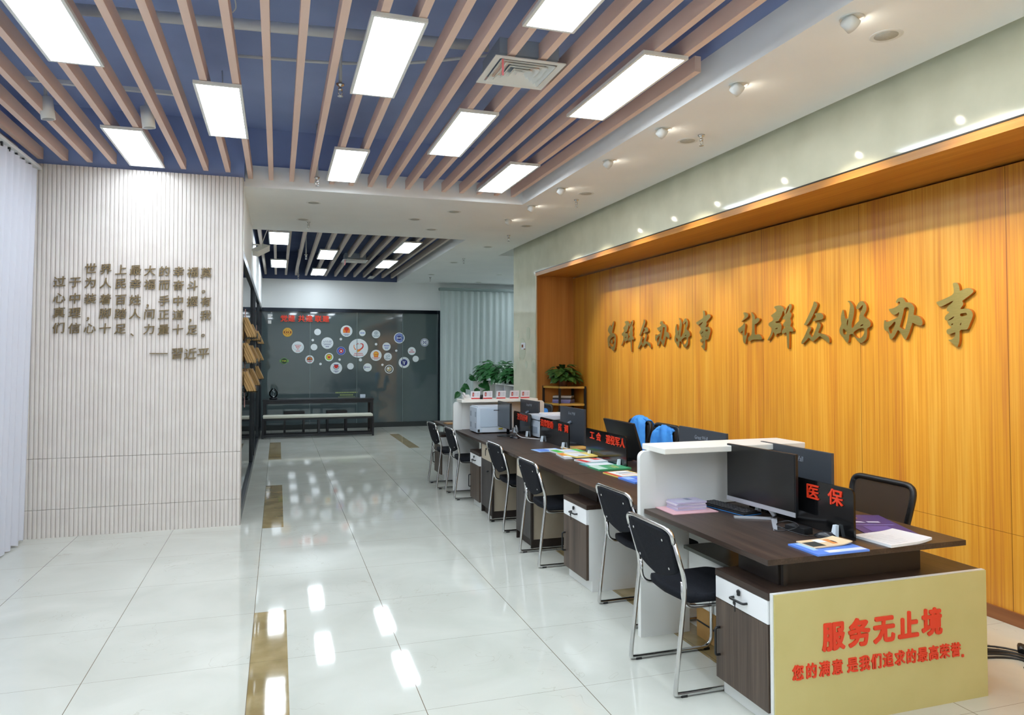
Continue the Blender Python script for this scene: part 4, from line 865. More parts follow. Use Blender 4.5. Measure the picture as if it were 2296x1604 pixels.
# white partitions standing on/through the row
def partition(y, label, xa=2.035, xb=3.21):
    t = thing('desk_partition', label, 'partition', ((xa+xb)/2, y, 0), 0, 'white partitions across the counter')
    zt = 1.085; r = .04
    pts = [(xa, 0)] + [(xa+r-r*math.cos(q), zt-r+r*math.sin(q)) for q in [PI/2*k/6 for k in range(7)]] + [(2.14, zt), (2.14, TOP+.002), (2.36, TOP+.002), (2.36, 0)]
    pts = [(xa, 0)] + [(xa+r-r*math.cos(q), zt-r+r*math.sin(q)) for q in [PI/2*k/6 for k in range(7)]] + [(2.14, zt), (2.14, TOP-.03), (2.36, TOP-.03), (2.36, 0)]
    MB().prism([(a, y-.018, b) for a, b in pts], (0, .036, 0)).build('end_panel', WHITE_LAM, t, world=True)
    pts = [(2.142, TOP+.001), (2.142, zt)] + [(xb-r+r*math.sin(q), zt-r+r*math.cos(q)) for q in [PI/2*k/6 for k in range(7)]] + [(xb, TOP+.001)]
    MB().prism([(a, y-.012, b) for a, b in pts], (0, .026, 0)).build('back_panel', WHITE_LAM, t, world=True)
    MB().box(2.095, 3.06, y-.20, y+.07, zt+.001, zt+.036, bev=.008, seg=3).build('shelf', mat('cream_white_top', (236, 234, 226), rough=.4), t, world=True)
    return t
partition(3.88, 'white partition with shelf between the nearest two desks')
partition(8.66, 'far white partition with shelf carrying the staff cards')

# ================================================================== THINGS UNDER AND BEHIND
t = thing('cardboard_box', 'brown cardboard box under the nearest desk behind the chair', 'box', (2.55, 3.50, 0))
MB().box(2.37, 2.76, 3.20, 3.80, 0.0, .42).build('carton', KRAFT, t, world=True)
mb = MB().box(2.368, 2.3695, 3.205, 3.795, .085, .095)
for k in range(6): mb.box(2.368, 2.3695, 3.22+k*.03, 3.237+k*.03, .035, .05)
mb.build('printed_band', BLACK_PL, t, world=True)
mb = MB(); q = [(2.368, 3.72, .30), (2.368, 3.66, .32), (2.368, 3.60, .29), (2.368, 3.52, .27), (2.368, 3.45, .30), (2.368, 3.50, .22), (2.368, 3.62, .24), (2.368, 3.70, .28)]
mb.tube(fillet(q, .03, 3), .002, 5).tube(fillet([(2.368, 3.58, .33), (2.368, 3.50, .36), (2.368, 3.46, .31), (2.368, 3.40, .24), (2.368, 3.33, .20)], .03, 3), .002, 5).build('printed_drawing', mat('brown_ink', (120, 90, 54)), t, world=True)
mb = MB()
for k in range(6):
    r_ = .30+.012*k; ang = [PI*(.80 - 1.05*j/16) for j in range(17)]
    mb.tube([(3.55+r_*1.0*math.cos(a)*.95, 2.93+.006*k+ .20*math.sin(a)*(.5+.1*k), .006+.009*(k % 3)) for a in ang], .0055, 7)
mb.tube([(3.88, 2.97, .03), (3.91, 3.0, .045), (3.94, 2.98, .03)], .02, 8)
loose(mb, 'cable_bundle', BLACK_PL, 'coil of black cable on the floor right of the cream slogan board', 'cable')

# office chairs behind the counter
def office_chair(loc, rz, label):
    t = thing('office_chair', label, 'chair', loc, rz)
    pts = [(-.205, .0), (.205, .0), (.238, .30), (.21, .345), (-.21, .345), (-.238, .30)]
    def pl(u, v, o): return (.24+.20*v+o, u, .55+v*.98)
    fr = MB(); pr = [pl(u*1.0, v, 0) for u, v in pts]; fr.tube(fillet([pr[0], pr[5], pr[4], pr[3], pr[2], pr[1], pr[0]], .05, 4), .018, 8); fr.build('back_frame', BLACK_PL, t)
    MB().prism([pl(u*.95, .012+v*.95, -.004) for u, v in pts], (.008, 0, 0)).build('mesh_back', MESHBK, t)
    MB().box(-.24, .24, -.24, .24, .44, .51, bev=.03, seg=4).build('seat', BLACK_FAB, t)
    MB().tube([(0, 0, .12), (0, 0, .44)], .03, 12).tube(fillet([(.05, 0, .43), (.26, 0, .43), (.27, 0, .62)], .06, 4), .02, 8).build('column', BLACK_PL, t)
    mb = MB()
    for k in range(5):
        a = 2*PI*k/5; mb.tube([(0, 0, .12), (.28*math.cos(a), .28*math.sin(a), .07)], [.03, .015], 8)
    mb.build('star_base', BLACK_PL, t)
    for k in range(5):
        a = 2*PI*k/5; MB().lathe([(.004, -.012), (.028, -.012), (.028, .012), (.004, .012)], c=(.28*math.cos(a), .28*math.sin(a), .028), axis=(math.sin(a), -math.cos(a), 0), n=14).build('caster', BLACK_PL, t)
    return t
oc = office_chair((3.22, 3.56, 0), 0.0, 'black mesh office chair behind the nearest desk by the timber wall')
for x, y, rz, l in ((3.25, 6.74, .0, 'black office chair with the tallest blue vest, behind the veteran name board'), (3.25, 6.20, .0, 'black office chair with the second blue vest'), (3.28, 5.62, .0, 'black office chair with a blue vest mostly behind the monitor'), (3.2, 9.35, 0, 'black office chair behind the far partition')):
    dup(oc, (x, y, 0), rz, l).scale = (1, 1, 1.10)
def vest(x, y, z0, z1, w_, label, seed):
    NU, NV = 18, 26; mb = MB(); g = []
    path = [(-.075, z0), (-.060, z0+.3*(z1-z0)), (-.05, z1-.07), (-.03, z1-.015), (.0, z1), (.035, z1-.02), (.05, z1-.08), (.065, z0+.35*(z1-z0))]
    pl = fillet([(a, 0, b) for a, b in path], .05, 3); n = len(pl)
    for j in range(n):
        t_ = j/(n-1); front = max(0, 1-t_*1.9); wd = w_*(.60+.40*min(1, abs(t_-.5)*2.4)); row = []
        for i in range(NU+1):
            u = i/NU*2-1
            fold = .016*math.sin(u*6.5+seed+2.0*front)*(.3+front)+.007*math.sin(u*15+seed*3)
            sag = -.05*abs(u)**2.5*(1-abs(t_-.5)*1.6) - (.05*(1-math.cos(u*3.2+seed))*front*front)
            row.append(mb.bm.verts.new((x+pl[j].x+fold, y+u*wd/2+.012*math.sin(6*t_+seed), pl[j].z+sag)))
        g.append(row)
    for a, b in zip(g, g[1:]):
        for i in range(NU):
            f = mb.bm.faces.new((a[i], a[i+1], b[i+1], b[i])); f.smooth = True
    o = mb.build('blue_vest', BLUEV, None, recalc=False); md = o.modifiers.new('s', 'SOLIDIFY'); md.thickness = .005
    return tag(o, label, 'vest', 'blue vests on the office chairs')
vest(3.545, 6.72, .66, 1.04, .42, 'tall bright blue vest draped over a black office chair before the timber wall', 1)
vest(3.555, 6.20, .62, .985, .50, 'second blue vest, right of the tallest one', 4)
vest(3.585, 5.62, .62, .955, .46, 'blue vest peeking out left of the grey monitor back', 7)
vest(3.50, 9.35, .62, .93, .34, 'small blue vest behind the far printer', 9)

# ================================================================== MONITORS
def monitor(loc, rz, label, wd=.54, ht=.325, back=True, tilt=0.0, brand=True, stand='arm', zc=.94, chin=False, bodym=None):
    """screen faces local +X when back is seen from -X"""
    t = thing('computer_monitor', label, 'monitor', (loc[0], loc[1], TOP), rz, 'computer monitors on the counter')
    z = zc-TOP; R = Matrix.Rotation(tilt, 3, 'Y')
    def at(mb, *b, **k): mb.box(*b, rot=R, org=(0, 0, z), **k); return mb
    bodym = bodym or DGREY_PL
    at(MB(), -.014, .006, -wd/2, wd/2, z-ht/2, z+ht/2, bev=.004).build('monitor_body', bodym, t)
    at(MB(), .0062, .0085, -wd/2+.006, wd/2-.006, z-ht/2+(.022 if chin else .008), z+ht/2-.006).build('screen', mat('black_screen', (24, 23, 22), rough=.18), t)
    if chin: at(MB(), .006, .011, -wd/2, wd/2, z-ht/2-.004, z-ht/2+.020).build('silver_chin', SILVER, t)
    if brand:
        mb = MB(); fit_text(mb, 'Great Wall', SIDE, (-.0142, 0, z+ht*.33), wd=.165, ht=.03, off=.015)
        if tilt: bmesh.ops.rotate(mb.bm, verts=mb.bm.verts, cent=Vector((0, 0, z)), matrix=R)
        mb.build('maker_lettering', GREYTXT, t)
    if stand == 'arm':
        MB().box(-.10, .12, -.12, .12, .0005, .012, bev=.004).build('stand_base', DGREY_PL, t)
        MB().tube(fillet([(-.05, 0, .02), (-.075, 0, z*.55), (-.055, 0, z+.02), (-.02, 0, z+.03)], .05, 5), [.016]*14, 10).build('stand_neck', mat('blue_grey_arm', (96, 108, 124), rough=.35), t)
    elif stand == 'vee':
        MB().tube([(-.03, .08, .018), (-.018, .02, z-ht/2+.03)], .013, 8).build('stand_neck', SILVER, t)
        MB().prism([(.15, .29, .001), (.16, .272, .001), (-.01, .07, .001), (-.04, .085, .001)], (0, 0, .010)).prism([(.155, -.03, .001), (.145, -.05, .001), (-.04, .07, .001), (-.02, .09, .001)], (0, 0, .010)).build('stand_foot', SILVER, t)
    else:
        MB().lathe([(.02, .0005), (.10, .0005), (.10, .008), (.02, .012)], c=(-.02, 0, 0), n=28).build('stand_base', BLACK_PL, t)
        MB().tube([(-.045, 0, .02), (-.045, 0, z)], .018, 8).build('stand_neck', BLACK_PL, t)
    return t
monitor((2.565, 3.455), PI+.09, 'black screen monitor with silver chin facing the visitor chairs on the nearest desk', .54, .325, zc=.968, chin=True, stand='vee', brand=False, bodym=BLACK_PL)
monitor((2.84, 3.50), .0, 'grey monitor back with pale lettering behind the medical insurance board', .60, .36, zc=.945, chin=True)
monitor((2.90, 6.96), .03, 'tall grey monitor back left of the union name board', .60, .36, zc=.935, chin=True)
monitor((2.86, 8.18), .06, 'grey monitor back in front of the far white partition', .56, .33, zc=.955, chin=True)
monitor((2.88, 4.52), .0, 'grey monitor back just showing above the near partition shelf', .60, .36, zc=.945, chin=True)
monitor((2.86, 5.72), .0, 'black monitor tilted back beside the tallest blue vest', .58, .34, zc=.925, tilt=-.30, brand=False, bodym=BLACK_PL, stand='disc')
monitor((2.42, 7.80), PI-.02, 'dark screen monitor on a round foot between the big printer and a name board', .50, .29, zc=.985, brand=False, bodym=BLACK_PL, stand='disc')

# ================================================================== NAME BOARDS
def name_board(y0, y1, x, segs, label, ht=.25):
    t = thing('name_board', label, 'sign', (x, (y0+y1)/2, TOP), 0, 'black name boards on the counter')
    L_ = y1-y0; r = .03
    pts = [(-L_/2, .004), (-L_/2, ht-r)] + [(-L_/2+r-r*math.cos(q), ht-r+r*math.sin(q)) for q in [PI/2*k/5 for k in range(1, 6)]] + [(L_/2-r+r*math.sin(q), ht-r+r*math.cos(q)) for q in [PI/2*k/5 for k in range(6)]] + [(L_/2, .004)]
    MB().prism([(0, a, b) for a, b in pts], (.012, 0, 0)).build('board', BLACK_ACR, t)
    for s, ya, yb, za, zb in segs:
        n = len(s); mb = MB()
        for k, ch in enumerate(s):
            yy = ya+(yb-ya)*(k+.5)/n-(y0+y1)/2; cw = abs(yb-ya)/n
            mb.mesh(text_mesh(ch, .05, .016), frame(SIDE[0], SIDE[1], (-.003, yy, (za+zb)/2-TOP), min(cw*.98, .115), (zb-za)*1.06, .06))
        mb.build('lettering', RED_LET, t)
    for s in (-1, 1):
        c = MB().prism([(-.030, -.017, .0005), (-.030, .017, .0005), (-.022, .010, .058), (-.022, -.010, .058)], (.020, 0, 0)); bmesh.ops.translate(c.bm, verts=c.bm.verts, vec=(0, s*L_*.37, 0))
        c.build('clamp', mat('white_clamp', (222, 232, 240), rough=.3), t)
    return t
name_board(2.86, 3.68, 2.655, [('医', 3.19, 3.09, .895, .975), ('保', 3.03, 2.925, .895, .975)], 'black name board with two red characters on the nearest desk')
name_board(5.27, 6.07, 2.655, [('工', 5.975, 5.88, .905, .975), ('会', 5.84, 5.745, .905, .975), ('退役军人', 5.645, 5.29, .90, .975)], 'black name board with six red characters, second from the camera')
name_board(6.48, 7.28, 2.655, [('法律援助', 7.255, 6.885, .90, .975), ('民', 6.745, 6.65, .90, .975), ('调', 6.585, 6.49, .90, .975)], 'black name board reading legal aid in red, third from the camera')
name_board(7.60, 8.20, 2.66, [('法律顾问', 8.06, 7.70, .90, .975)], 'farthest black name board with red characters beside the dark monitor')

# ================================================================== PAPER, LEAFLETS
def sheet(x0, y0, wx, wy, rz, cols_, label, n=1, th=.004, name='leaflet', group=None, curl=0.0, z=TOP, cat='leaflet', m=None):
    """a small stack with a printed cover: cols_ = (paper, [(x0,x1,y0,y1,rgb), ...] in 0..1)"""
    t = thing(name, label, cat, (x0, y0, z+.0005), rz, group)
    h = th
    if curl:
        mb = MB(); N = 12; top = []; bot = []
        for i in range(N+1):
            u = i/N; zz = curl*max(0, (u-.6)/.4)**2
            top.append([(wx*(u-.5), -wy/2, h+zz), (wx*(u-.5), wy/2, h+zz*.6)]); bot.append([(wx*(u-.5), -wy/2, zz), (wx*(u-.5), wy/2, zz*.6)])
        for i in range(N):
            mb.poly([top[i][0], top[i+1][0], top[i+1][1], top[i][1]]); mb.poly([bot[i][0], bot[i][1], bot[i+1][1], bot[i+1][0]])
            mb.poly([bot[i][0], bot[i+1][0], top[i+1][0], top[i][0]]); mb.poly([bot[i][1], top[i][1], top[i+1][1], bot[i+1][1]])
        mb.poly([bot[0][0], top[0][0], top[0][1], bot[0][1]]); mb.poly([bot[N][0], bot[N][1], top[N][1], top[N][0]])
        mb.build('pages', m or mat('p_%02x%02x%02x' % cols_[0], cols_[0], rough=.45), t)
    else:
        MB().box(-wx/2, wx/2, -wy/2, wy/2, 0, h).build('pages', m or mat('p_%02x%02x%02x' % cols_[0], cols_[0], rough=.45), t)
    by = {}
    for i, (a, b, c, d, rgb) in enumerate(cols_[1]):
        q = by.setdefault(rgb, MB()); zz = h+.0004+.0003*i
        q.prism([(wx*(a-.5), wy*(c-.5), zz), (wx*(b-.5), wy*(c-.5), zz), (wx*(b-.5)-(wx*.05 if i % 2 else 0), wy*(d-.5), zz), (wx*(a-.5), wy*(d-.5), zz)], (0, 0, .0002))
    for rgb, q in by.items(): q.build('cover_print', mat('p_%02x%02x%02x' % rgb, rgb, rough=.45), t)
    return t
GLF = 'leaflets on the counter'
w0, b1, b2, g1, g2, r1, o1, y1_, te, pu, dk = (232, 234, 236), (96, 140, 226), (160, 196, 240), (84, 196, 84), (70, 160, 110), (214, 60, 60), (230, 146, 60), (238, 212, 110), (80, 160, 160), (110, 90, 200), (60, 66, 64)
sheet(2.445, 6.49, .26, .20, .08, (b2, [(.1, .5, .1, .9, b1), (.6, .9, .3, .8, w0)]), 'pale blue leaflet, farthest of the leaflet spread', group=GLF)
sheet(2.575, 6.31, .28, .21, .05, (w0, [(.0, .25, .05, .95, g1), (.75, 1, .0, .95, g1), (.35, .7, .3, .5, b2)]), 'green and white booklet stack on the counter', th=.014, group=GLF)
sheet(2.50, 6.02, .22, .28, -.1, (w0, [(.0, .3, .3, .95, o1), (.55, .62, .2, .7, o1), (.7, .76, .2, .7, o1)]), 'white booklet with orange corner beside the green one', th=.018, group=GLF)
sheet(2.555, 5.925, .24, .24, .1, (y1_, [(.0, .6, .1, .9, w0), (.2, .5, .2, .3, dk)]), 'pale yellow and white booklet fanned over the orange one', th=.010, group=GLF, z=TOP+.02)
sheet(2.56, 5.70, .26, .20, .12, (w0, [(.0, .2, .0, .9, r1), (.55, .85, .5, .95, r1)]), 'white booklet with red blots in the middle of the spread', th=.012, group=GLF)
sheet(2.515, 5.51, .26, .17, .05, (te, [(.15, .95, .1, .85, w0)]), 'teal edged white leaflet between red and green booklets', th=.006, group=GLF)
sheet(2.525, 5.31, .28, .21, .03, (g2, [(.0, .3, .05, .95, (190, 220, 204)), (.55, .6, .2, .8, y1_), (.66, .7, .2, .8, y1_)]), 'green booklet in front of the second name board', th=.012, group=GLF)
sheet(2.49, 4.98, .22, .25, .1, (y1_, [(.0, .12, .0, 1, r1), (.15, .95, .1, .95, w0), (.3, .9, .3, .36, o1), (.3, .9, .5, .54, dk), (.3, .9, .66, .7, dk)]), 'yellow and white leaflet with a red edge', th=.010, group=GLF)
sheet(2.62, 4.72, .20, .28, .0, (w0, [(.1, .9, .1, .3, r1), (.1, .9, .5, .55, dk)]), 'white leaflet with red header beside the near partition', th=.008, group=GLF)
sheet(2.455, 4.73, .15, .24, .05, (b1, [(.1, .5, .5, .9, b2), (.5, .9, .1, .6, pu)]), 'blue and violet leaflet fan against the near partition', th=.012, group=GLF)
sheet(2.75, 6.55, .24, .16, .0, ((226, 180, 100), [(.0, .3, .1, .5, w0)]), 'kraft yellow folder behind the third name board', th=.012, group=GLF)
sheet(2.96, 6.93, .10, .16, .3, ((224, 80, 40), [(.2, .8, .2, .4, (160, 50, 30))]), 'small red orange leaflet by the tall grey monitor', th=.012, group=GLF)
sheet(2.17, 9.42, .12, .18, .1, ((170, 128, 76), [(.1, .9, .1, .9, (188, 146, 92))]), 'brown folder on the farthest desk', th=.012, name='folder', cat='folder')
# nearest desk
sheet(2.275, 3.75, .29, .215, -.02, ((226, 178, 184), []), 'pink folder on the nearest desk against the partition', th=.004, name='folder', cat='folder')
for k in range(5):
    sheet(2.285+.003*((k*2) % 3), 3.770+.004*(k % 2), .19, .125, .03*((k % 3)-1), ((220, 216, 228) if k % 2 else (190, 184, 210), [(.05, .5, .1, .5, (190, 190, 210)), (.5, .7, .5, .9, (120, 130, 160))] if k == 4 else []), 'pale lilac booklet, ' + ['bottom', 'second', 'middle', 'fourth', 'top'][k] + ' of the stack on the pink folder', th=.0085, z=TOP+.0048+.0095*k, name='booklet', cat='booklet', group='lilac booklets on the pink folder')
sheet(2.45, 2.80, .29, .20, .0, (b1, [(.25, .98, .05, .24, (206, 218, 246)), (.28, .5, .06, .22, w0), (.1, .2, .3, .95, b2)]), 'blue leaflet stack at the front edge of the nearest desk', th=.008, group='leaflets on the nearest desk')
sheet(2.47, 2.85, .22, .125, .04, ((232, 206, 166), [(.0, .35, .1, .7, dk), (.35, .6, .5, .9, w0), (.6, .85, .2, .8, (232, 150, 80)), (.7, .8, .3, .6, (90, 50, 40))]), 'photo leaflet lying on the blue leaflets', th=.005, z=TOP+.0095, curl=.012, group='leaflets on the nearest desk')
t = sheet(2.86, 2.835, .27, .22, .08, (w0, [(.08, .5+.05*(q % 3), .1+.1*q, .108+.1*q, (196, 198, 204)) for q in range(8)]), 'loose stack of white printed sheets on the nearest desk', th=.012, curl=.012, name='paper_stack', cat='papers')
sheet(3.02, 3.12, .26, .44, -.35, ((66, 54, 130), [(.08, .92, .04, .06, (150, 140, 210)), (.08, .92, .44, .46, (150, 140, 210)), (.2, .7, .12, .38, (96, 84, 166)), (.15, .4, .55, .62, (200, 200, 230)), (.45, .7, .55, .62, (200, 200, 230)), (.1, .4, .78, .92, (230, 160, 50))]), 'purple printed desk mat at the back of the nearest desk', th=.003, name='desk_mat', cat='mat')

# keyboard
t = thing('keyboard', 'black keyboard beside the pink folder on the nearest desk', 'keyboard', (2.515, 3.685, TOP+.0008), 1.73)
MB().box(-.19, .19, -.065, .065, 0, .016, bev=.004).build('keyboard_case', BLACK_PL, t)
MB().box(-.191, .191, -.066, .066, .002, .006).build('blue_edge', mat('blue_trim', (60, 130, 200), rough=.4), t)
mb = MB()
for r_ in range(5):
    for c in range(15): mb.box(-.178+c*.0238, -.158+c*.0238, -.052+r_*.0215, -.035+r_*.0215, .0165, .022, bev=.002, seg=1)
mb.build('keys', mat('key_black', (38, 38, 42), rough=.4), t)['kind'] = 'stuff'
def mouse(loc, rz, label):
    t = thing('computer_mouse', label, 'mouse', loc, rz); mb = MB(); g = []
    for i in range(9):
        u = i/8; x = -.055+.11*u; wd = .030*math.sin(PI*(.12+.76*u))**.6; h = .034*math.sin(PI*(.10+.72*u))
        g.append([mb.bm.verts.new((x, wd*math.cos(a), max(0, h*math.sin(a)))) for a in [PI*k/8 for k in range(9)]])
    for a, b in zip(g, g[1:]):
        for k in range(8):
            f = mb.bm.faces.new((a[k], a[k+1], b[k+1], b[k])); f.smooth = True
    mb.bm.faces.new(g[0]); mb.bm.faces.new(g[-1][::-1]); mb.build('mouse_shell', mat('mouse_black', (30, 30, 34), rough=.25), t)
    MB().lathe([(.002, -.004), (.008, -.004), (.008, .004), (.002, .004)], c=(.028, 0, .026), axis=(0, 1, 0), n=12).build('scroll_wheel', DGREY_PL, t)
    return t
mouse((2.575, 2.96, TOP+.001), -1.3, 'black mouse by the front clamp of the nearest name board')
mouse((2.46, 7.55, TOP+.001), 2.2, 'black mouse by the dark screen monitor near the big printer')
t = thing('power_adapter', 'black power adapter with curled cable under the nearest monitor', 'adapter', (2.53, 3.10, TOP+.001), .2)
MB().box(-.032, .032, -.06, .06, 0, .032, bev=.003).build('adapter_block', BLACK_PL, t)
MB().tube(fillet([(-.02, .06, .012), (-.06, .13, .004), (-.10, .04, .004), (-.06, -.03, .03), (-.01, -.02, .04), (.0, .06, .05), (-.07, .10, .03), (-.09, .0, .02), (-.05, -.09, .004), (.02, -.12, .004), (.04, -.19, .004)], .05, 5), .0025, 6).build('adapter_cable', BLACK_PL, t)
loose(MB().tube(fillet([(2.46, 7.72, TOP+.004), (2.50, 7.60, TOP+.02), (2.47, 7.50, TOP+.09), (2.49, 7.58, TOP+.15), (2.50, 7.70, TOP+.08), (2.52, 7.58, TOP+.008), (2.62, 7.35, TOP+.01), (2.70, 7.30, TOP+.01)], .08, 6), .004, 8), 'white_cable', WMETAL, 'white looped cable standing beside the far black mouse', 'cable')

# ================================================================== PRINTERS
t = thing('printer', 'large white laser printer in front of the far white partition', 'printer', (2.385, 8.26, TOP))
MB().box(-.20, .23, -.15, .17, .012, .30, bev=.008, seg=3).box(-.185, .215, -.14, .155, .300, .312, bev=.004).build('printer_body', PRINTER, t)
MB().box(-.16, .16, -.1575, -.151, .075, .285, bev=.003).build('rear_door', mat('printer_door', (186, 200, 214), rough=.45), t)
MB().box(-.14, .22, -.156, -.151, .015, .068).build('lower_panel', mat('printer_panel', (204, 212, 220)), t)
MB().box(.06, .11, -.159, -.156, .045, .060).build('warning_label', mat('yellow_label', (214, 206, 60)), t)
MB().box(-.19, -.165, -.154, -.1505, .02, .05).build('power_socket', BLACK_PL, t)
MB().box(.0, .10, -.160, -.1575, .262, .272).build('door_grip', DGREY_PL, t)
for y in (-.12, .09):
    for z in (.06, .19):
        MB().box(-.203, -.2, y, y+.045, z, z+.06).build('vent_grid', PRINTER2, t)
for sx in (-.16, .18):
    for sy in (-.12, .13): MB().box(sx-.02, sx+.02, sy-.02, sy+.02, 0, .012).build('printer_foot', BLACK_PL, t)
t = thing('printer', 'white multifunction printer with paper on its lid behind the third name board', 'printer', (2.95, 7.60, TOP), 0)
MB().box(-.25, .16, -.16, .18, .012, .19, bev=.008).build('printer_body', PRINTER, t)
MB().box(-.26, .18, -.18, .19, .20, .245, bev=.006).build('scanner_lid', mat('printer_lid', (206, 214, 224), rough=.4), t)
MB().box(-.256, -.2505, -.12, .10, .05, .12).build('tray_recess', PRINTER2, t)
MB().box(-.24, .16, -.16, .17, .1905, .1995).build('dark_gap', DGREY_PL, t)
MB().box(-.2, .15, -.15, .15, 0, .012).build('printer_foot', BLACK_PL, t)
o = MB().box(-.15, .16, -.14, .13, 0, .012).build('paper_stack', PAPER); o.location = (2.96, 7.60, TOP+.246); tag(o, 'white paper stack on the lid of the multifunction printer', 'papers')

# ================================================================== STAFF CARDS, PHONE ON THE FAR PARTITION
cx0 = [(2.275, 'leftmost, next to the phone'), (2.43, 'second from the left'), (2.60, 'middle one'), (2.77, 'second from the right'), (2.91, 'rightmost')]
k0 = None
for x, d in cx0:
    l = 'staff card stand with red strip on the far shelf, ' + d
    if k0 is None:
        k0 = thing('staff_card', l, 'card stand', (x, 8.52, 1.122), 0, 'staff card stands on the far partition')
        R = Matrix.Rotation(.18, 3, 'X')
        MB().box(-.058, .058, -.002, .002, 0, .100, rot=R).box(-.058, .058, -.002, .04, 0, .002).build('card', mat('card_white', (226, 226, 232), rough=.2), k0)
        MB().box(-.057, .057, -.0032, -.002, .004, .018, rot=R).build('red_strip', mat('card_red', (206, 60, 56)), k0)
        MB().box(-.038, -.016, -.0032, -.002, .036, .084, rot=R).build('portrait_photo', mat('card_photo', (120, 30, 36)), k0)
        MB().box(-.032, -.022, -.0038, -.003, .042, .076, rot=R).build('portrait_figure', mat('card_fig', (236, 150, 140)), k0)
        mb = MB()
        for z in (.074, .058, .042): mb.box(-.006, .006, -.0032, -.002, z, z+.004, rot=R).box(.014, .044, -.0032, -.002, z, z+.004, rot=R)
        mb.build('card_print', mat('card_grey', (150, 150, 160)), k0)
    else: dup(k0, (x, 8.52, 1.122), 0, l)
t = thing('desk_phone', 'white desk phone at the left end of the far partition shelf', 'phone', (2.175, 8.54, 1.122))
MB().prism([(-.045, -.05, 0), (.045, -.05, 0), (.045, .06, 0), (-.045, .06, 0)], (0, 0, .012)).prism([(-.045, -.05, .012), (-.045, .06, .012), (-.045, .06, .055)], (.09, 0, 0)).build('phone_base', WHITE_LAM, t)
MB().tube(fillet([(-.028, -.05, .04), (-.028, -.03, .045), (-.028, .05, .075), (-.028, .065, .065)], .02, 3), .012, 8).build('handset', mat('handset', (214, 206, 206)), t)
o = MB().lathe([(.02, 0), (.03, 0), (.034, .05), (.03, .052)], n=20).build('pen_cup', BLACK_PL); o.location = (2.355, 8.55, 1.122); tag(o, 'small black cup between the two leftmost staff cards', 'cup')

# ================================================================== PLANTS AND SHELVES
def leaf(mb, p, d, n, L_, W_):
    d = Vector(d).normalized(); n = Vector(n); s = d.cross(n)
    if s.length < 1e-4: s = d.cross(Vector((1, 0, .1)))
    s.normalize(); n = s.cross(d)
    p = Vector(p); out = []
    for u, v in ((0, 0), (.10, .32), (.32, .5), (.62, .36), (1, 0)): out.append((u, v))
    c = [p + d*L_*u - n*L_*.18*u*u for u, _ in out]
    for sg in (1, -1):
        e = [p + d*L_*(u-(.08 if 0 < u < .2 else 0)) + s*W_*v*sg + n*W_*.22*v - n*L_*.22*u*u for u, v in out]
        for i in range(4):
            vs_ = [c[i], c[i+1], e[i+1], e[i]]
            if i == 0: vs_ = [c[0], c[1], e[1]]
            if i == 3: vs_ = [c[3], c[4], e[3]]
            q = [mb.bm.verts.new(a) for a in vs_]
            if sg < 0: q.reverse()
            f = mb.bm.faces.new(q); f.smooth = True
def pothos(loc, label, rx, ry, rz_, n, L_, seed, trails=(), m=LEAF, group=None, pot=TERRA, potr=.07, poth=.12, sky=0.0):
    rnd = random.Random(seed); t = thing('potted_plant', label, 'plant', loc, 0, group)
    MB().lathe([(potr*.6, 0), (potr*.72, 0), (potr, poth), (potr*.92, poth), (potr*.86, poth*.88)], n=24).build('pot', pot, t)
    mb = MB(); st = MB()
    for i in range(n):
        th = rnd.uniform(0, 2*PI); ph = math.acos(rnd.uniform(-.25, .98)); q = rnd.uniform(.45, 1)
        dv = Vector((math.sin(ph)*math.cos(th), math.sin(ph)*math.sin(th), math.cos(ph)))
        p = Vector((dv.x*rx*q, dv.y*ry*q, poth+.02+max(-.05, dv.z*rz_*q+sky)))
        ld = Vector((dv.x, dv.y, dv.z*.4-.35)).normalized()
        leaf(mb, p, ld + Vector((rnd.uniform(-.4, .4), rnd.uniform(-.4, .4), rnd.uniform(-.3, .2))), (dv*.5+Vector((0, -.3, .8))), L_*rnd.uniform(.7, 1.15), L_*rnd.uniform(.6, .85))
        if i % 4 == 0: st.tube([(0, 0, poth*.9), (p.x*.45, p.y*.45, (poth+p.z)*.62), tuple(p)], .0022, 4, caps=False)
    for pts in trails:
        pts = [Vector(a) for a in pts]; pl = fillet(pts, .08, 5); st.tube(pl, .0025, 4, caps=False)
        for k in range(2, len(pl), 3):
            leaf(mb, pl[k], (rnd.uniform(-.8, .8), rnd.uniform(-.8, .2), rnd.uniform(-.9, -.2)), (0, -1, .5), L_*rnd.uniform(.75, 1.1), L_*.75)
        leaf(mb, pl[-1], (-.6, -.2, -.7), (0, -1, .4), L_, L_*.75)
    mb.build('foliage', m, t, recalc=False); st.build('stems', m, t)
    return t
# low white cabinet in the far right room, seen left of the pillar
t = thing('white_cabinet', 'low white open cabinet carrying the trailing plants left of the stone pillar', 'cabinet', (4.08, 13.2, 0))
mb = MB().box(3.90, 4.27, 11.50, 14.80, 1.115, 1.135).box(4.25, 4.27, 11.50, 14.80, 0, 1.115).box(3.91, 4.25, 11.50, 14.80, 0, .05)
for y in (11.51, 12.05, 12.6, 13.15, 13.7, 14.25, 14.79): mb.box(3.91, 4.25, y-.009, y+.009, .05, 1.115)
for z in (.42, .78): mb.box(3.91, 4.25, 11.52, 14.78, z-.009, z+.009)
mb.build('cabinet_body', WHITE_LAM, t, world=True)
for i, y in enumerate((12.15, 12.22, 12.72, 12.80)):
    o = MB().box(3.97, 4.23, y-.02, y+.02, .79, 1.06).build('box_file', mat('violet_file', (96, 96, 176))); tag(o, 'violet box file standing in the white cabinet behind the staff cards', 'file', 'violet files in the white cabinet')
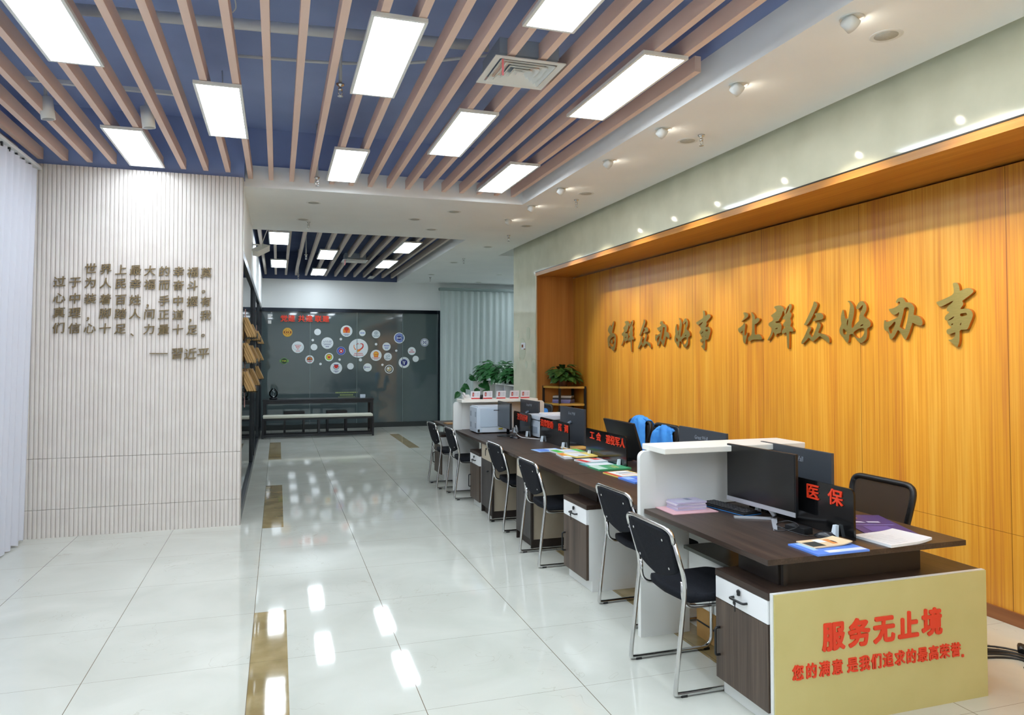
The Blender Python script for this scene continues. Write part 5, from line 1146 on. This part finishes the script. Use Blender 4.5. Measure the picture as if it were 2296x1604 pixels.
pothos((4.06, 13.75, 1.136), 'trailing green plant on the white cabinet, the larger one', .26, .95, .30, 250, .17, 2, trails=[((-.15, .45, .2), (-.30, .7, .1), (-.42, .95, -.12), (-.45, 1.05, -.25)), ((-.12, .0, .12), (-.22, -.1, 0), (-.24, -.1, -.2), (-.22, -.25, -.32)), ((-.16, .25, .12), (-.24, .3, -.1), (-.26, .25, -.25))], group='trailing plants on the white cabinet')
pothos((4.06, 12.35, 1.136), 'trailing green plant on the white cabinet, partly behind the stone pillar', .22, .42, .28, 150, .16, 5, group='trailing plants on the white cabinet')
# black corner shelf
t = thing('corner_shelf', 'black corner shelf with yellow boards in the timber niche', 'shelf', (4.05, 10.05, 0))
mb = MB()
for x, y in ((3.80, 10.26), (4.27, 9.79), (4.27, 10.26), (3.93, 9.93)): mb.box(x-.014, x+.014, y-.014, y+.014, 0, 1.20)
mb.build('posts', BLACKFRAME, t, world=True)
for z in (.28, .60, .92, 1.17):
    q = MB().prism([(3.79, 10.275, z), (4.285, 10.275, z), (4.285, 9.78, z), (4.20, 9.78, z), (3.92, 9.915, z), (3.79, 10.20, z)], (0, 0, .028)); q.build('shelf_board', YELWOOD, t, world=True)
pothos((4.01, 9.99, 1.201), 'leafy potted plant on top of the black corner shelf', .19, .19, .18, 90, .15, 11, m=LEAF2, potr=.075, poth=.13)
pothos((4.02, 10.03, .63), 'potted plant on a lower board of the black corner shelf', .13, .13, .10, 40, .11, 13, m=LEAF2, potr=.06, poth=.10)
for k in range(4):
    o = MB().box(-.14, .14, -.10, .10, 0, .026, bev=.002).build('document_stack', mat('folder_%d' % k, [(120, 120, 180), (150, 150, 200), (60, 56, 60), (196, 190, 180)][k])); o.location = (4.05, 10.08, .949+.0265*k); o.rotation_euler.z = -.75+.05*k
    tag(o, ['violet folder at the bottom', 'pale violet folder second from the bottom', 'black folder third from the bottom', 'beige folder on top'][k] + ' of the stack on the corner shelf', 'folder', 'folders on the corner shelf')

# stickers on the pillar (pale discs)
PILW = mat('pale_frosted_disc', (204, 208, 184), rough=.4)
for i, (px, py, r) in enumerate(((1171, 783, .17), (1184, 748, .10), (1162, 753, .035), (1164, 806, .03), (1180, 818, .06), (1196, 822, .10), (1192, 806, .02), (1154, 822, .08))):
    y, z = wall_yz(px, py, XF-.002); mb = MB()
    n = 32; mb.prism([(0, r*math.cos(2*PI*k/n), r*math.sin(2*PI*k/n)) for k in range(n)], (-.0015, 0, 0))
    o = mb.build('pillar_sticker', PILW); o.location = (XF-.001, y, z)
    tag(o, ['largest pale disc', 'ringed pale disc at the top', 'small pale disc at the upper left', 'tiny pale disc under the largest', 'pale disc lower middle', 'pale disc at the lower right', 'tiny pale disc at the right', 'pale disc at the lower left'][i] + ' on the stone pillar beside the niche', 'sticker', 'pale discs on the stone pillar')
t = thing('wall_notice', 'small white and dark notice stuck on the stone pillar', 'notice', (XF-.004, 10.89, 1.80))
MB().box(-.003, 0, -.10, .10, -.055, .055).build('notice_sheet', PAPER, t); MB().box(-.004, -.003, .0, .08, -.02, .025).box(-.004, -.003, -.10, -.02, -.054, -.040).build('notice_print', C3('brown', (136, 74, 30)), t)

# ================================================================== FAR TABLE, BENCH, STOOLS
DKW = mat('black_lacquered_wood', (24, 26, 32), rough=.3)
def bars(mb, w2, d2, z0, z1, s, top=True, bottom=True, sides=True):
    for sx in (-1, 1):
        for sy in (-1, 1): mb.box(sx*w2-s, sx*w2+s, sy*d2-s, sy*d2+s, z0, z1)
    return mb
t = thing('console_table', 'long black table against the far dark glass wall', 'table', (.83, 15.90, 0))
MB().box(-1.12, 1.12, -.26, .26, .715, .75, bev=.003).build('tabletop', DKW, t)
MB().box(-1.11, 1.11, -.25, -.22, .66, .714).box(-1.11, 1.11, .22, .25, .66, .714).box(-1.11, -1.07, -.22, .22, .66, .714).box(1.07, 1.11, -.22, .22, .66, .714).build('apron', DKW, t)
for sx in (-1, 1):
    for sy in (-1, 1): MB().box(sx*1.08-.03, sx*1.08+.03, sy*.22-.03, sy*.22+.03, 0, .66).build('leg', DKW, t)
for sx in (-1, 1): MB().box(sx*1.08-.02, sx*1.08+.02, -.19, .19, .03, .06).build('stretcher', DKW, t)
t = thing('bench', 'long black bench with a cream cushion in front of the far table', 'bench', (.805, 15.42, 0))
MB().box(-1.08, 1.08, -.17, .17, .395, .45, bev=.02, seg=3).build('cushion', mat('cream_cushion', (206, 206, 190), rough=.7), t)
MB().box(-1.10, 1.10, -.185, -.15, .36, .394).box(-1.10, 1.10, .15, .185, .36, .394).box(-1.10, -1.06, -.15, .15, .36, .394).box(1.06, 1.10, -.15, .15, .36, .394).build('seat_frame', DKW, t)
for sx in (-1, 0, 1):
    for sy in (-1, 1): MB().box(sx*1.08-.02, sx*1.08+.02, sy*.165-.02, sy*.165+.02, 0 if sx else .06, .36).build('leg', DKW, t)
MB().box(-1.06, 1.06, -.185, -.15, .03, .075).box(-1.06, 1.06, .15, .185, .03, .075).build('stretcher', DKW, t)
s0_ = None
for x, d in ((.335, 'left'), (1.20, 'right')):
    l = 'black low stool pushed under the far table, %s one' % d
    if s0_ is None:
        s0_ = thing('stool', l, 'stool', (x, 15.93, 0), 0, 'stools under the far table')
        MB().box(-.21, .21, -.16, .16, .44, .485, bev=.012).build('seat', mat('dark_stool_seat', (44, 40, 40), rough=.5), s0_)
        for sx in (-1, 1):
            for sy in (-1, 1): MB().box(sx*.19-.02, sx*.19+.02, sy*.14-.02, sy*.14+.02, 0, .44).build('leg', DKW, s0_)
        MB().box(-.17, .17, -.16, -.12, 0.02, .065).build('stretcher', DKW, s0_)
    else: dup(s0_, (x, 15.93, 0), 0, l)
t = thing('glass_jar', 'glass jar with white sprigs on the left end of the far table', 'jar', (-.08, 15.80, .7505))
MB().lathe([(.04, 0), (.075, 0), (.085, .03), (.06, .04)], n=24).build('jar_base', DKW, t)
MB().lathe([(.055, .041), (.085, .09), (.085, .15), (.05, .20), (.03, .22), (.032, .235)], n=28).build('jar_glass', ACRYL, t)
mb = MB()
for k in range(5): mb.lathe([(.002, -.008), (.010, 0), (.002, .008)], c=(.02*math.cos(k*1.3), .02*math.sin(k*1.3), .15+.012*k), n=8)
mb.tube([(0, 0, .045), (.005, 0, .16)], .002, 5).build('sprigs', WHITE_LAM, t)
o = MB().box(-.055, .055, -.035, .035, 0, .075, bev=.006).build('tissue_box', mat('tissue_white', (206, 218, 230))); o.location = (1.73, 15.78, .7505); tag(o, 'small white box at the right end of the far table', 'box')

# ================================================================== LEFT PARTITION: BOOKLET RACKS, CAMERA
r0 = None
for ci, (y, cd) in enumerate(((8.30, 'nearest column'), (10.0, 'middle column'), (12.6, 'farthest column'))):
    for ri, (z, rd) in enumerate(((1.84, 'top row'), (1.57, 'middle row'), (1.27, 'bottom row'))):
        l = 'kraft booklets in a clear rack on the left glass, %s, %s' % (cd, rd)
        if r0 is None:
            r0 = thing('booklet_rack', l, 'booklet rack', (-.34, y, z), 0, 'booklet racks on the left glass')
            R = Matrix.Rotation(-.42, 3, 'Y')
            MB().box(.000, .004, -.17, .17, .0, .19).box(.0, .13, -.17, .17, -.006, 0).box(.126, .13, -.17, .17, 0, .05).build('acrylic_tray', ACRYL, r0)
            for k in range(4):
                MB().box(.104-.024*k, .124-.024*k, -.15, .15, .008, .235, bev=.002, seg=1, rot=R, org=(.118-.024*k, 0, .008)).build('kraft_booklet', mat('kraft_%d' % k, [(186, 148, 92), (172, 136, 84), (190, 152, 98), (168, 132, 82)][k], rough=.6), r0)
        else:
            dup(r0, (-.34, y, z), 0, l)
for y in (8.30, 12.6):
    loose(MB().box(-.339, -.332, y-.03, y+.03, 1.10, 2.15), 'rack_strap', mat('rose_strap', (180, 140, 134), rough=.4), 'rosy vertical strip behind the booklet racks, %s' % ('nearer one' if y < 9 else 'farther one'), 'strip')
t = thing('security_camera', 'white box security camera on the left wall below the far ceiling opening', 'camera', (-.34, 10.3, 3.08))
MB().tube(fillet([(.005, 0, .06), (.10, 0, .06), (.12, 0, .03)], .02, 3), .010, 8).lathe([(.005, 0), (.03, 0), (.03, .008), (.005, .008)], c=(0, 0, .06), axis=(1, 0, 0), n=16).build('bracket', WMETAL, t)
R = Matrix.Rotation(.45, 3, 'X') @ Matrix.Rotation(-.5, 3, 'Z')
MB().box(.08, .17, -.17, .13, -.05, .03, bev=.01, rot=R, org=(.12, 0, 0)).build('housing', WHITE_LAM, t)
MB().box(.07, .18, -.21, .12, .031, .038, rot=R, org=(.12, 0, 0)).build('sun_shield', WHITE_LAM, t)
MB().tube(fillet([(.12, 0, .05), (.16, .05, .20), (.22, .1, .36)], .05, 4), .005, 6).build('camera_cable', WMETAL, t)
